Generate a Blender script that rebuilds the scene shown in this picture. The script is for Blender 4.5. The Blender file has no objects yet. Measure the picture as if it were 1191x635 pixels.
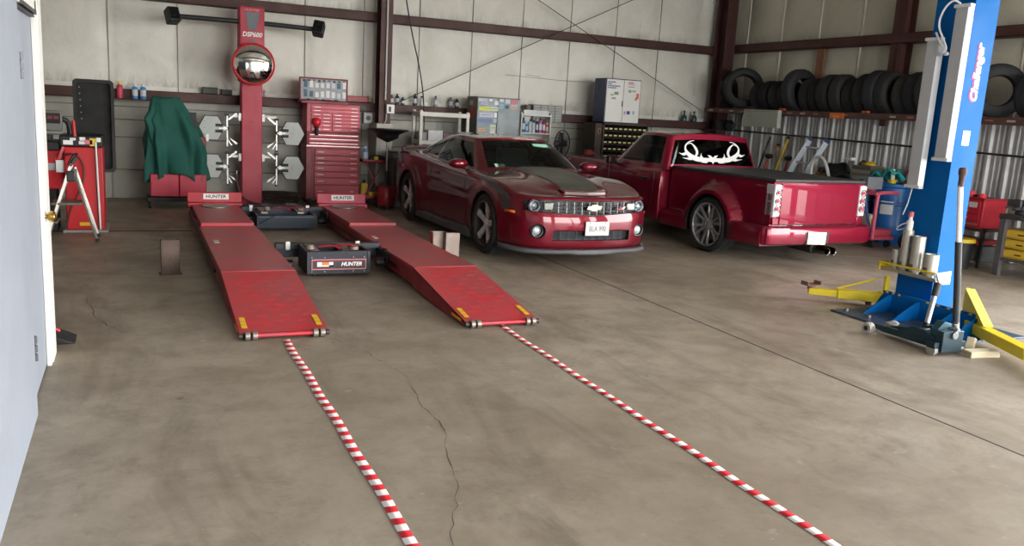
import bpy, math, random
import numpy as np
from mathutils import Matrix, Vector
random.seed(7)
PI = math.pi
sc = bpy.context.scene
col = sc.collection
# ------------------------------------------------------------------ helpers
def lin(h):
    h = h.lstrip('#'); o = []
    for i in (0, 2, 4):
        c = int(h[i:i+2], 16) / 255
        o.append(c / 12.92 if c <= .04045 else ((c + .055) / 1.055) ** 2.4)
    return (*o, 1)
def R(d): return math.radians(d)
class MB:
    def __init__(s): s.v = []; s.f = []; s.m = []
    def add(s, vs, fs, mi=0):
        n = len(s.v); s.v += [tuple(map(float, v)) for v in vs]
        s.f += [tuple(i + n for i in f) for f in fs]; s.m += [mi] * len(fs); return s
    def mark(s): return len(s.v)
    def xf(s, M, start=0):
        for i in range(start, len(s.v)): s.v[i] = tuple(M @ Vector(s.v[i]))
        return s
    def move(s, d, start=0): return s.xf(Matrix.Translation(d), start)
    def rot(s, ang, axis, piv=(0, 0, 0), start=0):
        return s.xf(Matrix.Translation(piv) @ Matrix.Rotation(ang, 4, axis) @ Matrix.Translation([-q for q in piv]), start)
    def b(s, x0, x1, y0, y1, z0, z1, mi=0):
        vs = [(x0, y0, z0), (x1, y0, z0), (x1, y1, z0), (x0, y1, z0), (x0, y0, z1), (x1, y0, z1), (x1, y1, z1), (x0, y1, z1)]
        return s.add(vs, [(0, 3, 2, 1), (4, 5, 6, 7), (0, 1, 5, 4), (1, 2, 6, 5), (2, 3, 7, 6), (3, 0, 4, 7)], mi)
    def c(s, cx, cy, cz, sx, sy, sz, mi=0): return s.b(cx - sx/2, cx + sx/2, cy - sy/2, cy + sy/2, cz - sz/2, cz + sz/2, mi)
    def cyl(s, p0, p1, r0, r1=None, n=20, mi=0, caps=True):
        r1 = r0 if r1 is None else r1
        p0 = Vector(p0); p1 = Vector(p1); d = (p1 - p0).normalized()
        a = d.orthogonal().normalized(); b = d.cross(a); vs = []
        for p, r in ((p0, r0), (p1, r1)):
            for i in range(n):
                t = 2 * PI * i / n; vs.append(p + a * (r * math.cos(t)) + b * (r * math.sin(t)))
        fs = [(i, (i+1) % n, n + (i+1) % n, n + i) for i in range(n)]
        if caps: fs += [tuple(range(n-1, -1, -1)), tuple(range(n, 2*n))]
        return s.add(vs, fs, mi)
    def tube(s, pts, r, n=8, mi=0, closed=False, smooth=0):
        P = [Vector(p) for p in pts]
        for _ in range(smooth):
            Q = [] if closed else [P[0]]
            for i in range(len(P) - (0 if closed else 1)):
                a, b = P[i], P[(i+1) % len(P)]; Q += [a.lerp(b, .25), a.lerp(b, .75)]
            if not closed: Q.append(P[-1])
            P = Q
        m = len(P); vs = []; up = None
        for i in range(m):
            if closed: d = P[(i+1) % m] - P[i-1]
            else: d = P[min(i+1, m-1)] - P[max(i-1, 0)]
            d.normalize()
            if up is None: up = d.orthogonal().normalized()
            up = (up - d * up.dot(d)).normalized(); w = d.cross(up)
            rr = r[i] if isinstance(r, (list, tuple)) else r
            for k in range(n):
                t = 2 * PI * k / n; vs.append(P[i] + up * (rr * math.cos(t)) + w * (rr * math.sin(t)))
        fs = []
        for i in range(m if closed else m - 1):
            j = (i+1) % m
            for k in range(n): fs.append((i*n + k, i*n + (k+1) % n, j*n + (k+1) % n, j*n + k))
        if not closed: fs += [tuple(range(n-1, -1, -1)), tuple(range((m-1)*n, m*n))]
        return s.add(vs, fs, mi)
    def lathe(s, prof, c=(0, 0, 0), axis='z', n=32, mi=0, closed=False, a0=0, a1=2*PI):
        full = abs(a1 - a0 - 2*PI) < 1e-6; vs = []; m = len(prof); N = n if full else n + 1
        for i in range(N):
            t = a0 + (a1 - a0) * i / n; ct, st = math.cos(t), math.sin(t)
            for r, h in prof:
                p = (r*ct, r*st, h)
                if axis == 'x': p = (h, r*ct, r*st)
                if axis == 'y': p = (r*st, h, r*ct)
                vs.append((p[0]+c[0], p[1]+c[1], p[2]+c[2]))
        fs = []
        for i in range(N if full else N - 1):
            j = (i+1) % N
            for k in range(m if closed else m - 1):
                l = (k+1) % m; fs.append((i*m + k, j*m + k, j*m + l, i*m + l))
        return s.add(vs, fs, mi)
    def prism(s, poly, a0, a1, pl='xz', mi=0):
        n = len(poly); f = {'xz': lambda p, a: (p[0], a, p[1]), 'xy': lambda p, a: (p[0], p[1], a), 'yz': lambda p, a: (a, p[0], p[1])}[pl]
        vs = [f(p, a0) for p in poly] + [f(p, a1) for p in poly]
        return s.add(vs, [tuple(range(n)), tuple(range(2*n-1, n-1, -1))] + [(i, n+i, n+(i+1) % n, (i+1) % n) for i in range(n)], mi)
    def grid(s, P, mi=0, cu=False, cv=False, mf=None):
        P = np.asarray(P, float); a, b = P.shape[:2]; n = len(s.v)
        s.v += [tuple(q) for q in P.reshape(-1, 3)]
        for i in range(a if cu else a - 1):
            for j in range(b if cv else b - 1):
                s.f.append((n + i*b + j, n + ((i+1) % a)*b + j, n + ((i+1) % a)*b + (j+1) % b, n + i*b + (j+1) % b))
                s.m.append(mf(i, j) if mf else mi)
        return s
    def beam(s, p0, p1, w, h, mi=0, up=(0, 0, 1)):
        p0 = Vector(p0); p1 = Vector(p1); d = (p1 - p0).normalized(); u = Vector(up); u = (u - d*u.dot(d)).normalized(); x = d.cross(u)
        vs = [p + x*(a*w/2) + u*(b*h/2) for p in (p0, p1) for a, b in ((-1, -1), (1, -1), (1, 1), (-1, 1))]
        return s.add(vs, [(0, 3, 2, 1), (4, 5, 6, 7), (0, 1, 5, 4), (1, 2, 6, 5), (2, 3, 7, 6), (3, 0, 4, 7)], mi)
    def build(s, name, mats, parent=None, bev=0, ang=35, seg=2, label=None, fix=True, sub=0, thick=0, loc=None):
        me = bpy.data.meshes.new(name); me.from_pydata(s.v, [], s.f)
        if not isinstance(mats, (list, tuple)): mats = [mats]
        for m in mats: me.materials.append(m)
        me.polygons.foreach_set('material_index', s.m); me.update()
        if fix:
            import bmesh
            bm = bmesh.new(); bm.from_mesh(me); bmesh.ops.remove_doubles(bm, verts=bm.verts, dist=1e-5)
            bmesh.ops.recalc_face_normals(bm, faces=bm.faces); bm.to_mesh(me); bm.free()
        me.polygons.foreach_set('use_smooth', [True] * len(me.polygons)); me.set_sharp_from_angle(angle=R(ang))
        o = bpy.data.objects.new(name, me); col.objects.link(o)
        if parent: o.parent = parent
        if loc: o.location = loc
        if label: o['label'] = label
        if sub: md = o.modifiers.new('s', 'SUBSURF'); md.levels = sub; md.render_levels = sub
        if thick: md = o.modifiers.new('t', 'SOLIDIFY'); md.thickness = thick; md.offset = 0
        if bev:
            md = o.modifiers.new('b', 'BEVEL'); md.width = bev; md.segments = seg; md.limit_method = 'ANGLE'; md.angle_limit = R(40)
            md.harden_normals = False
        return o
def thing(name, label, cat, loc=(0, 0, 0), rz=0, group=None, rot=None):
    o = bpy.data.objects.new(name, None); col.objects.link(o); o.location = loc
    o.rotation_euler = rot if rot else (0, 0, rz); o.empty_display_size = .1
    o['label'] = label; o['category'] = cat
    if group: o['group'] = group
    return o
def tag(o, label, cat, group=None, kind=None):
    o['label'] = label; o['category'] = cat
    if group: o['group'] = group
    if kind: o['kind'] = kind
    return o
def struct(o, label=None):
    o['kind'] = 'structure'
    if label: o['label'] = label
    return o
def copy_tree(o, label=None, loc=None, rz=None, rot=None, group=None):
    kids = {}
    for q in bpy.data.objects:
        if q.parent: kids.setdefault(q.parent.name, []).append(q)
    def cp(q, par):
        c = q.copy(); col.objects.link(c)
        if par: c.parent = par
        for ch in kids.get(q.name, []): cp(ch, c)
        return c
    c = cp(o, None)
    if label: c['label'] = label
    if group: c['group'] = group
    if loc: c.location = loc
    if rz is not None: c.rotation_euler = (0, 0, rz)
    if rot: c.rotation_euler = rot
    return c
def boolean(o, cutters, op='DIFFERENCE'):
    for c in cutters:
        c.parent = o.parent
        md = o.modifiers.new('bool', 'BOOLEAN'); md.object = c; md.operation = op; md.solver = 'EXACT'
        try: md.material_mode = 'TRANSFER'
        except Exception: pass
    bpy.context.view_layer.update(); dg = bpy.context.evaluated_depsgraph_get()
    me = bpy.data.meshes.new_from_object(o.evaluated_get(dg), preserve_all_data_layers=True, depsgraph=dg)
    for md in list(o.modifiers): o.modifiers.remove(md)
    o.data = me
    for c in cutters: bpy.data.objects.remove(c, do_unlink=True)
    me.set_sharp_from_angle(angle=R(32)); return o
def text(name, s, size, m, parent=None, M=None, ext=.001, sx=1, shear=0, bold=0, label=None, align='CENTER', spacing=1):
    cu = bpy.data.curves.new(name, 'FONT'); cu.body = s; cu.size = size; cu.extrude = ext; cu.align_x = align; cu.align_y = 'CENTER'
    cu.shear = shear; cu.offset = bold; cu.space_character = spacing; cu.resolution_u = 3
    t = bpy.data.objects.new(name, cu); col.objects.link(t); bpy.context.view_layer.update()
    dg = bpy.context.evaluated_depsgraph_get(); me = bpy.data.meshes.new_from_object(t.evaluated_get(dg))
    bpy.data.objects.remove(t, do_unlink=True)
    me.transform(Matrix.Scale(sx, 4, (1, 0, 0)))
    if M is not None: me.transform(M)
    me.materials.clear(); me.materials.append(m)
    o = bpy.data.objects.new(name, me); col.objects.link(o)
    if parent: o.parent = parent
    if label: o['label'] = label
    return o
def FRONT(x, y, z, tilt=0):   # upright, readable from -y
    return Matrix.Translation((x, y, z)) @ Matrix.Rotation(PI/2, 4, 'X') @ Matrix.Rotation(tilt, 4, 'Z')
def LEFTF(x, y, z):           # upright, readable from -x
    return Matrix.Translation((x, y, z)) @ Matrix.Rotation(-PI/2, 4, 'Z') @ Matrix.Rotation(PI/2, 4, 'X')
# ------------------------------------------------------------------ materials
def newmat(name):
    m = bpy.data.materials.new(name); m.use_nodes = True; nt = m.node_tree
    return m, nt, nt.nodes, nt.links, nt.nodes['Principled BSDF']
def nd(nt, t, **k):
    n = nt.nodes.new(t)
    for a, v in k.items():
        if a in n.inputs: n.inputs[a].default_value = v
        else: setattr(n, a, v)
    return n
def mixc(nt, fac, a, b, bt='MIX'):
    n = nt.nodes.new('ShaderNodeMix'); n.data_type = 'RGBA'; n.blend_type = bt
    for idx, v in ((0, fac), (6, a), (7, b)):
        if hasattr(v, 'is_output'): nt.links.new(v, n.inputs[idx])
        else: n.inputs[idx].default_value = v
    return n.outputs[2]
def ramp(nt, src, stops):
    n = nt.nodes.new('ShaderNodeValToRGB'); nt.links.new(src, n.inputs[0]); e = n.color_ramp.elements
    while len(e) < len(stops): e.new(.5)
    for q, (p, c) in zip(e, stops): q.position = p; q.color = c if len(c) == 4 else (*c, 1)
    return n.outputs[0]
def noise(nt, vec, scale, detail=4, rough=.6, dist=0):
    n = nt.nodes.new('ShaderNodeTexNoise'); n.inputs['Scale'].default_value = scale; n.inputs['Detail'].default_value = detail
    n.inputs['Roughness'].default_value = rough; n.inputs['Distortion'].default_value = dist
    if vec is not None: nt.links.new(vec, n.inputs['Vector'])
    return n.outputs[0]
def mapping(nt, src, scale=(1, 1, 1), loc=(0, 0, 0), rot=(0, 0, 0)):
    n = nt.nodes.new('ShaderNodeMapping'); n.inputs['Scale'].default_value = scale; n.inputs['Location'].default_value = loc
    n.inputs['Rotation'].default_value = rot; nt.links.new(src, n.inputs[0]); return n.outputs[0]
def bumpn(nt, bs, h, strength=.2, dist=.01):
    n = nt.nodes.new('ShaderNodeBump'); n.inputs['Strength'].default_value = strength; n.inputs['Distance'].default_value = dist
    nt.links.new(h, n.inputs['Height']); nt.links.new(n.outputs[0], bs.inputs['Normal'])
W1 = (1, 1, 1, 1); K1 = (0, 0, 0, 1)
_mc = {}
def mat(hexc, rough=.5, metal=0, dirt=.15, scale=6, bump=0, coat=0, dirtc=None, spec=None, em=None, name=None):
    key = (hexc, rough, metal, dirt, scale, bump, coat, dirtc)
    if key in _mc: return _mc[key]
    m, nt, N, L, bs = newmat(name or ('m_' + hexc.strip('#'))); tc = N.new('ShaderNodeTexCoord').outputs['Object']
    c = lin(hexc); n1 = noise(nt, tc, scale, 5)
    f = ramp(nt, n1, [(.38, K1), (.72, W1)]); fm = nt.nodes.new('ShaderNodeMath'); fm.operation = 'MULTIPLY'
    L.new(f, fm.inputs[0]); fm.inputs[1].default_value = dirt
    dc = lin(dirtc) if dirtc else (c[0]*.35, c[1]*.35, c[2]*.35, 1)
    L.new(mixc(nt, fm.outputs[0], c, dc), bs.inputs['Base Color'])
    rm = nt.nodes.new('ShaderNodeMapRange'); L.new(n1, rm.inputs[0]); rm.inputs[1].default_value = .3; rm.inputs[2].default_value = .7
    rm.inputs[3].default_value = max(rough - .06, .02); rm.inputs[4].default_value = min(rough + .1, 1); L.new(rm.outputs[0], bs.inputs['Roughness'])
    bs.inputs['Metallic'].default_value = metal; bs.inputs['Coat Weight'].default_value = coat; bs.inputs['Coat Roughness'].default_value = .03
    if bump: bumpn(nt, bs, noise(nt, tc, 60, 3), bump, .003)
    _mc[key] = m; return m
def matf(hexc, rough=.5, metal=0):
    key = (hexc, rough, metal, 'f')
    if key in _mc: return _mc[key]
    m, nt, N, L, bs = newmat('p_' + hexc.strip('#')); tc = N.new('ShaderNodeTexCoord').outputs['Object']
    c = lin(hexc); L.new(mixc(nt, noise(nt, tc, 14, 2), tuple(q*.92 for q in c[:3]) + (1,), tuple(min(1, q*1.06) for q in c[:3]) + (1,)), bs.inputs['Base Color'])
    bs.inputs['Roughness'].default_value = rough; bs.inputs['Metallic'].default_value = metal; _mc[key] = m; return m
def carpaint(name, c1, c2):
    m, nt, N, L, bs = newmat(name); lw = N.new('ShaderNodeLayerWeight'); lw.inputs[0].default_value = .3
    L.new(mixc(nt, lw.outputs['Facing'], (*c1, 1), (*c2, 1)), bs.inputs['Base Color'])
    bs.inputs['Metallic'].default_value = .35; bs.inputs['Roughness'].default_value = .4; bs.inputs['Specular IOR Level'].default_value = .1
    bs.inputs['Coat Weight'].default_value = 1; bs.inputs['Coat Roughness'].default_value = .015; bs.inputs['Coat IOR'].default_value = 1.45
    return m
def glass(name, tint, dark=.5, rough=.0):
    m, nt, N, L, bs = newmat(name); N.remove(bs); out = N['Material Output']
    tr = N.new('ShaderNodeBsdfTransparent'); tr.inputs[0].default_value = lin(tint)
    gl = N.new('ShaderNodeBsdfGlossy'); gl.inputs['Roughness'].default_value = rough; gl.inputs[0].default_value = (.75, .8, .8, 1)
    fr = N.new('ShaderNodeFresnel'); fr.inputs[0].default_value = 1.27; mx = N.new('ShaderNodeMixShader')
    L.new(fr.outputs[0], mx.inputs[0]); L.new(tr.outputs[0], mx.inputs[1]); L.new(gl.outputs[0], mx.inputs[2]); L.new(mx.outputs[0], out.inputs[0])
    return m
def chrome(name='chrome', c='c8c8cc', r=.12):
    return mat(c, r, 1, .1, 8)
BLACK = mat('17181a', .55, 0, .2); RUBBER = mat('1b1b1c', .75, 0, .35, 5, .15, dirtc='2f2d2a'); BLKM = mat('202226', .4, .4, .2)
RED = mat('b01e30', .42, 0, .25, 4, dirtc='5c1a20'); STEEL = mat('8f8f8c', .38, .9, .3); DSTEEL = mat('4c4a48', .5, .7, .4)
WHITE = mat('dcdcd8', .45, 0, .1); WHITEP = matf('e8e8e6', .5); ALU = mat('b4b6b8', .35, .85, .25); YEL = mat('d8c020', .45, 0, .3, 5, dirtc='6a5a18')
MAROON = mat('4a2a26', .55, .1, .35, 3, dirtc='2a1c1a')
CHROME = mat('d8d8dc', .1, 1, .08, 8)
SKY_STRENGTH, LAMP, EXPO = 9.0, 0, 1.1
# ------------------------------------------------------------------ the building
def concrete():
    m, nt, N, L, bs = newmat('concrete'); tc = N.new('ShaderNodeTexCoord').outputs['Object']
    n1 = noise(nt, tc, .45, 5, .6, .6); n2 = noise(nt, tc, 2.2, 6, .65, .3); n3 = noise(nt, tc, 26, 4, .6)
    n4 = noise(nt, mapping(nt, tc, (1.2, .35, 1), (3, 1, 0), (0, 0, .5)), 1.1, 5, .7, 1.2)
    c = mixc(nt, ramp(nt, n1, [(.35, K1), (.65, W1)]), lin('897c6c'), lin('a99d8e'))
    f2 = ramp(nt, n2, [(.44, K1), (.7, (.5, .5, .5, 1))]); c = mixc(nt, f2, c, lin('6f6354'))
    f4 = ramp(nt, n4, [(.52, K1), (.7, (.6, .6, .6, 1))]); c = mixc(nt, f4, c, lin('594c3d'))
    f5 = ramp(nt, noise(nt, mapping(nt, tc, (1, 1, 1), (9, 4, 0)), 6, 3, .5), [(.7, K1), (.78, (.45, .45, .45, 1))]); c = mixc(nt, f5, c, lin('c0bab0'))
    f6 = ramp(nt, noise(nt, mapping(nt, tc, (1, 1, 1), (1, 7, 0)), 5.5, 2, .5), [(.74, K1), (.8, (.7, .7, .7, 1))]); c = mixc(nt, f6, c, lin('3f3931'))
    # two old oil marks with a shape of their own
    for (x, y, sx, sy, a) in ((-.37, 4.3, .5, .55, .5), (2.33, 5.38, .2, .07, .8), (2.1, 4.1, .8, .4, .25)):
        v = N.new('ShaderNodeVectorMath'); v.operation = 'MULTIPLY_ADD'; L.new(tc, v.inputs[0]); v.inputs[1].default_value = (1/sx, 1/sy, 0); v.inputs[2].default_value = (-x/sx, -y/sy, 0)
        ln = N.new('ShaderNodeVectorMath'); ln.operation = 'LENGTH'; L.new(v.outputs[0], ln.inputs[0])
        ad = N.new('ShaderNodeMath'); ad.operation = 'MULTIPLY_ADD'; L.new(n2, ad.inputs[0]); ad.inputs[1].default_value = 1.6; L.new(ln.outputs['Value'], ad.inputs[2])
        c = mixc(nt, ramp(nt, ad.outputs[0], [(.9, (a, a, a, 1)), (1.0, K1)]) if False else ramp(nt, ad.outputs[0], [(.55, (a, a, a, 1)), (1.0, K1)]), c, lin('4d453b'))
    c = mixc(nt, ramp(nt, n3, [(.3, K1), (.75, (.3, .3, .3, 1))]), c, lin('7d7468'))
    c = mixc(nt, ramp(nt, noise(nt, mapping(nt, tc, (1, 1, 1), (2, 9, 0)), 1.5, 9, .78, .4), [(.5, K1), (.66, (.5, .5, .5, 1))]), c, lin('6a5e4f'))
    c = mixc(nt, ramp(nt, noise(nt, mapping(nt, tc, (1, 1, 1), (7, 2, 0)), 9, 8, .8), [(.56, K1), (.72, (.5, .5, .5, 1))]), c, lin('5d5347'))
    c = mixc(nt, ramp(nt, noise(nt, mapping(nt, tc, (1, 1, 1), (4, 4, 0)), 13, 6, .75), [(.62, K1), (.74, (.5, .5, .5, 1))]), c, lin('c4bcae'))
    L.new(c, bs.inputs['Base Color'])
    mr = N.new('ShaderNodeMapRange'); L.new(n2, mr.inputs[0]); mr.inputs[1].default_value = .3; mr.inputs[2].default_value = .7; mr.inputs[3].default_value = .38; mr.inputs[4].default_value = .62
    L.new(mr.outputs[0], bs.inputs['Roughness']); bumpn(nt, bs, n3, .12, .004); return m
def insulation(name, c1, c2, zs=(1.75, 3.15), k=1.0):
    m, nt, N, L, bs = newmat(name); tc = N.new('ShaderNodeTexCoord').outputs['Object']
    n1 = noise(nt, tc, 1.3, 6, .65, .5); n2 = noise(nt, mapping(nt, tc, (1.6, 1.6, .5)), 3.5, 5, .7, .8)
    c = mixc(nt, ramp(nt, n1, [(.35, K1), (.7, W1)]), lin(c1), lin(c2))
    sep = N.new('ShaderNodeSeparateXYZ'); L.new(tc, sep.inputs[0]); acc = None
    for z, up in [(q, 1) for q in zs] + [(zs[-1], -1)]:       # patchy grey fading away from the girts
        mr = N.new('ShaderNodeMapRange'); L.new(sep.outputs['Z'], mr.inputs[0]); mr.inputs[1].default_value = z; mr.inputs[2].default_value = z + up*.2; mr.inputs[3].default_value = 1; mr.inputs[4].default_value = 0
        mu = N.new('ShaderNodeMath'); mu.operation = 'MULTIPLY'; L.new(mr.outputs[0], mu.inputs[0]); L.new(ramp(nt, n2, [(.4, K1), (.7, W1)]), mu.inputs[1])
        cut = N.new('ShaderNodeMath'); cut.operation = 'GREATER_THAN' if up > 0 else 'LESS_THAN'; L.new(sep.outputs['Z'], cut.inputs[0]); cut.inputs[1].default_value = z
        m2 = N.new('ShaderNodeMath'); m2.operation = 'MULTIPLY'; L.new(mu.outputs[0], m2.inputs[0]); L.new(cut.outputs[0], m2.inputs[1])
        c = mixc(nt, m2.outputs[0], c, lin('9b968a'))
    f = ramp(nt, n2, [(.62, K1), (.78, (.3*k, .3*k, .3*k, 1))]); c = mixc(nt, f, c, lin('8d8773'))
    L.new(c, bs.inputs['Base Color']); bs.inputs['Roughness'].default_value = .5; bumpn(nt, bs, noise(nt, tc, 5, 3), .4, .02); return m
M_CON = concrete(); M_INS = insulation('wall_insulation', 'e2e1da', 'd0cec4'); M_LOW = insulation('low_wall_lining', 'b8b7b0', '9f9d93', (.0, 1.6), 1.6)
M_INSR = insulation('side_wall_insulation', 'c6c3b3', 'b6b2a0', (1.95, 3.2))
M_SEAM = mat('8c887b', .8, 0, .4); M_TRIM = MAROON
XR, YB, XL, YF, ZC = 11.15, 14.6, -4.5, -4.5, 5.2
fl = MB(); fl.b(XL, XR+.0, YF, YB, -.15, 0); floor = struct(fl.build('floor', M_CON), 'grey brown concrete garage floor, worn and stained')
JM = mat('3a342c', .9, 0, .3)
j = MB(); j.b(4.405, 4.418, -4.4, 9.6, 0, .0015); j.build('expansion_joint', JM, floor)
j = MB(); j.b(-4.4, .62, 11.105, 11.16, 0, .0015); j.build('expansion_joint', JM, floor)
def crack(pts, w):
    mb = MB(); P = []
    for i in range(len(pts)-1):
        for k in range(5):
            t = k/5; P.append((pts[i][0]*(1-t)+pts[i+1][0]*t + random.uniform(-.012, .012), pts[i][1]*(1-t)+pts[i+1][1]*t + random.uniform(-.01, .01)))
    G = []
    for x, y in P: ww = w*random.choice((.25, .5, .8, 1.2)); G.append([(x-ww, y, .0012), (x+ww, y, .0012)])
    mb.grid(G); return mb.build('crack', JM, floor)
crack([(1.0, 6.1), (1.27, 5.94), (1.42, 5.53), (1.48, 5.27), (1.54, 4.97), (1.49, 4.6), (1.47, 4.26), (1.49, 4.09), (1.4, 3.76), (1.32, 3.39), (1.21, 3.14), (1.1, 2.87), (1.0, 2.4)], .0022)
crack([(-.4, 7.58), (-.37, 7.26), (-.29, 6.78), (-.16, 6.45), (-.02, 6.28), (.2, 6.28), (.45, 6.4)], .003)
# back wall: lower lining and quilted upper insulation
def quilt(x0, x1, z0, z1, axis, pos, seams, amp, sgn):
    us = sorted(set([x0, x1] + [s for s in seams if x0 < s < x1])); P = []
    cols = []
    for a, b in zip(us[:-1], us[1:]):
        for k in range(10): cols.append((a + (b-a)*k/10, math.sin(PI*k/10)))
    cols.append((us[-1], 0)); nz = 24
    for u, s in cols:
        row = []
        for k in range(nz+1):
            t = k/nz; z = z0 + (z1-z0)*t; d = amp*(s**.5)*(.35 + .65*math.sin(PI*t)) + .006*math.sin(u*7+z*5)
            row.append((u, pos - sgn*d, z) if axis == 'x' else (pos - sgn*d, u, z))
        P.append(row)
    return P
bs_ = [-.34 + .98*k for k in range(-5, 12)]
w = MB(); w.b(XL, XR, YB+.06, YB+.16, -.15, ZC, 0)
for z0, z1 in ((1.62, 3.12), (3.12, ZC)): w.grid(quilt(XL, XR, z0, z1, 'x', YB, bs_, .05, 1), 0)
w.grid(quilt(XL, XR, 0, 1.62, 'x', YB, bs_, .03, 1), 1)
wb = struct(w.build('wall_back', [M_INS, M_LOW], fix=False), 'cream quilted insulation back wall of the garage')
s_ = MB()
for x in bs_[1:-1]: s_.b(x-.004, x+.004, YB-.02, YB+.02, 0, ZC)
s_.build('wall_seams', M_SEAM, wb)
s_ = MB()
for z in (1.42, 1.22, .95, .45): s_.tube([(XL, YB-.035, z), (-1, YB-.04, z+.01), (2, YB-.035, z-.008), (6, YB-.04, z+.006), (XR, YB-.035, z)], .008, 6)
s_.build('lining_wires', M_SEAM, wb)
s_ = MB(); s_.tube([(6.2, YB-.06, 2.33), (7.4, YB-.055, 2.30), (7.9, YB-.06, 2.31)], .004, 5); s_.tube([(6.62, YB-.06, 2.36), (6.9, YB-.055, 2.34)], .004, 5); s_.build('wall_scratch', M_SEAM, wb)
# right wall with the lower corrugated steel and an open bay near the camera
rs_ = [13.99 - .98*k for k in range(-1, 19)]
rw = MB(); Y0R = 5.2
rw.b(XR+.06, XR+.16, Y0R, YB+.16, -.15, ZC); rw.b(XR+.0, XR+.16, YF, Y0R, 4.0, ZC); rw.b(XR, XR+.16, YF, -3.0, -.15, 4.0)
for z0, z1 in ((1.9, 3.2), (3.2, ZC)): rw.grid(quilt(Y0R, YB, z0, z1, 'y', XR, rs_, .06, 1))
wr = struct(rw.build('wall_right', [M_INSR], fix=False), 'side wall with cream insulation above corrugated steel')
s_ = MB()
for y in rs_:
    if y > Y0R and y < YB: s_.b(XR-.03, XR+.02, y-.006, y+.006, 1.9, ZC)
s_.build('wall_seams', mat('dad8cc', .6, 0, .2), wr)
def galv():
    m, nt, N, L, bs = newmat('galvanised_sheet'); tc = N.new('ShaderNodeTexCoord').outputs['Object']
    c = mixc(nt, ramp(nt, noise(nt, tc, 3, 4), [(.35, K1), (.7, W1)]), lin('c4c6c6'), lin('a6a9aa'))
    c = mixc(nt, ramp(nt, noise(nt, mapping(nt, tc, (1, 1, .3)), 5, 5, .7), [(.55, K1), (.75, (.4, .4, .4, 1))]), c, lin('6a665c'))
    L.new(c, bs.inputs['Base Color']); bs.inputs['Metallic'].default_value = .12; bs.inputs['Roughness'].default_value = .5; return m
M_GALV = galv(); prof = []; y = YB
while y > Y0R:
    for dy, dx in ((0, 0), (.035, 0), (.06, .035), (.10, .035), (.125, 0), (.17, 0), (.18, .010), (.20, .010), (.21, 0), (.25, 0), (.26, .01), (.28, .01), (.29, 0)): prof.append((XR + .02 - dx, y - dy))
    y -= .305
cg = MB(); cg.grid([[(x, yy, z) for z in (0, .7, 1.3, 1.95)] for x, yy in prof])
cgo = cg.build('corrugated_sheet', M_GALV, wr, ang=20, fix=False)
# left office block wall with its door
M_PWH = mat('9299a5', .5, 0, .04, 3, dirtc='a9aeb6')
ow = MB(); ow.b(XL, -.52, 5.76, 5.96, 0, 3.2); ow.b(-.64, -.50, YF, 4.79, 0, 3.2); ow.b(-.64, -.52, 4.79, 5.78, 2.12, 3.2); ow.b(XL, -.5, YF, 5.9, 3.0, 3.2)
wl = struct(ow.build('wall_office', M_PWH, bev=.004), 'smooth white painted office wall beside the camera')
xl = MB(); xl.b(XL-.12, XL, YF, YB+.16, -.15, ZC); struct(xl.build('wall_left', M_LOW), 'far left wall behind the office block')
d = MB(); d.b(-.575, -.53, 4.84, 5.66, .015, 2.07); door = struct(d.build('door_1', M_PWH, bev=.004), 'white office door with a brass knob')
k = MB(); k.lathe([(0, 0), (.033, 0), (.033, .008), (.014, .012), (.012, .035), (.028, .045), (.034, .062), (.030, .078), (0, .084)], (-.53, 5.70, .92), 'x', 24)
k.build('door_knob', mat('c8a050', .2, 1, .1), door, label='brass door knob')
hg = MB()
for z in (1.78, .34):
    for dz in (-.048, 0, .048): hg.cyl((-.505, 4.86, z+dz-.018), (-.505, 4.86, z+dz+.018), .011, n=10)
    hg.b(-.53, -.505, 4.855, 4.90, z-.06, z+.06)
hg.build('door_hinge', mat('55565a', .4, .5, .2), door)
fr = MB(); fr.b(-.53, -.505, 5.665, 5.78, 0, 2.16); fr.b(-.53, -.505, 4.79, 5.78, 2.085, 2.17); fr.b(-.53, -.50, 5.74, 5.965, 0, 3.2); fr.b(-.535, -.512, 4.80, 4.84, 0, 2.1)
struct(fr.build('trim_1', WHITE, bev=.003), 'white door casing and corner post of the office wall')
fr = MB(); fr.b(-.53, -.495, 4.95, 5.66, 2.078, 2.10); fr.b(-.53, -.50, 4.83, 5.6, 2.06, 2.066); struct(fr.build('trim_2', mat('5c5c5e', .5, .5, .2)), 'grey weather strip over the office door')
# front wall with two big open bays, ceiling
fw = MB(); fw.b(XL, 1.9, YF-.15, YF, -.15, ZC); fw.b(5.3, 6.3, YF-.15, YF, -.15, ZC); fw.b(10.6, XR+.16, YF-.15, YF, -.15, ZC); fw.b(1.9, 10.6, YF-.15, YF, 4.1, ZC)
struct(fw.build('wall_front', M_LOW), 'front wall with two open bay doors behind the camera')
ce = MB(); ce.b(XL-.12, XR+.16, YF-.15, YB+.16, ZC, ZC+.12); struct(ce.build('ceiling', M_INS), 'cream insulated ceiling')
g = MB(); g.b(-40, 60, -60, YF-.15, -.2, -.02); g.b(XR+.16, 60, YF-.15, 40, -.2, -.02); g.b(-40, XR+.16, YF-.15, 60, -.3, -.151)
struct(g.build('ground', mat('aaa69c', .8, 0, .2, 1)), 'pale concrete yard outside the open bays')
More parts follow.
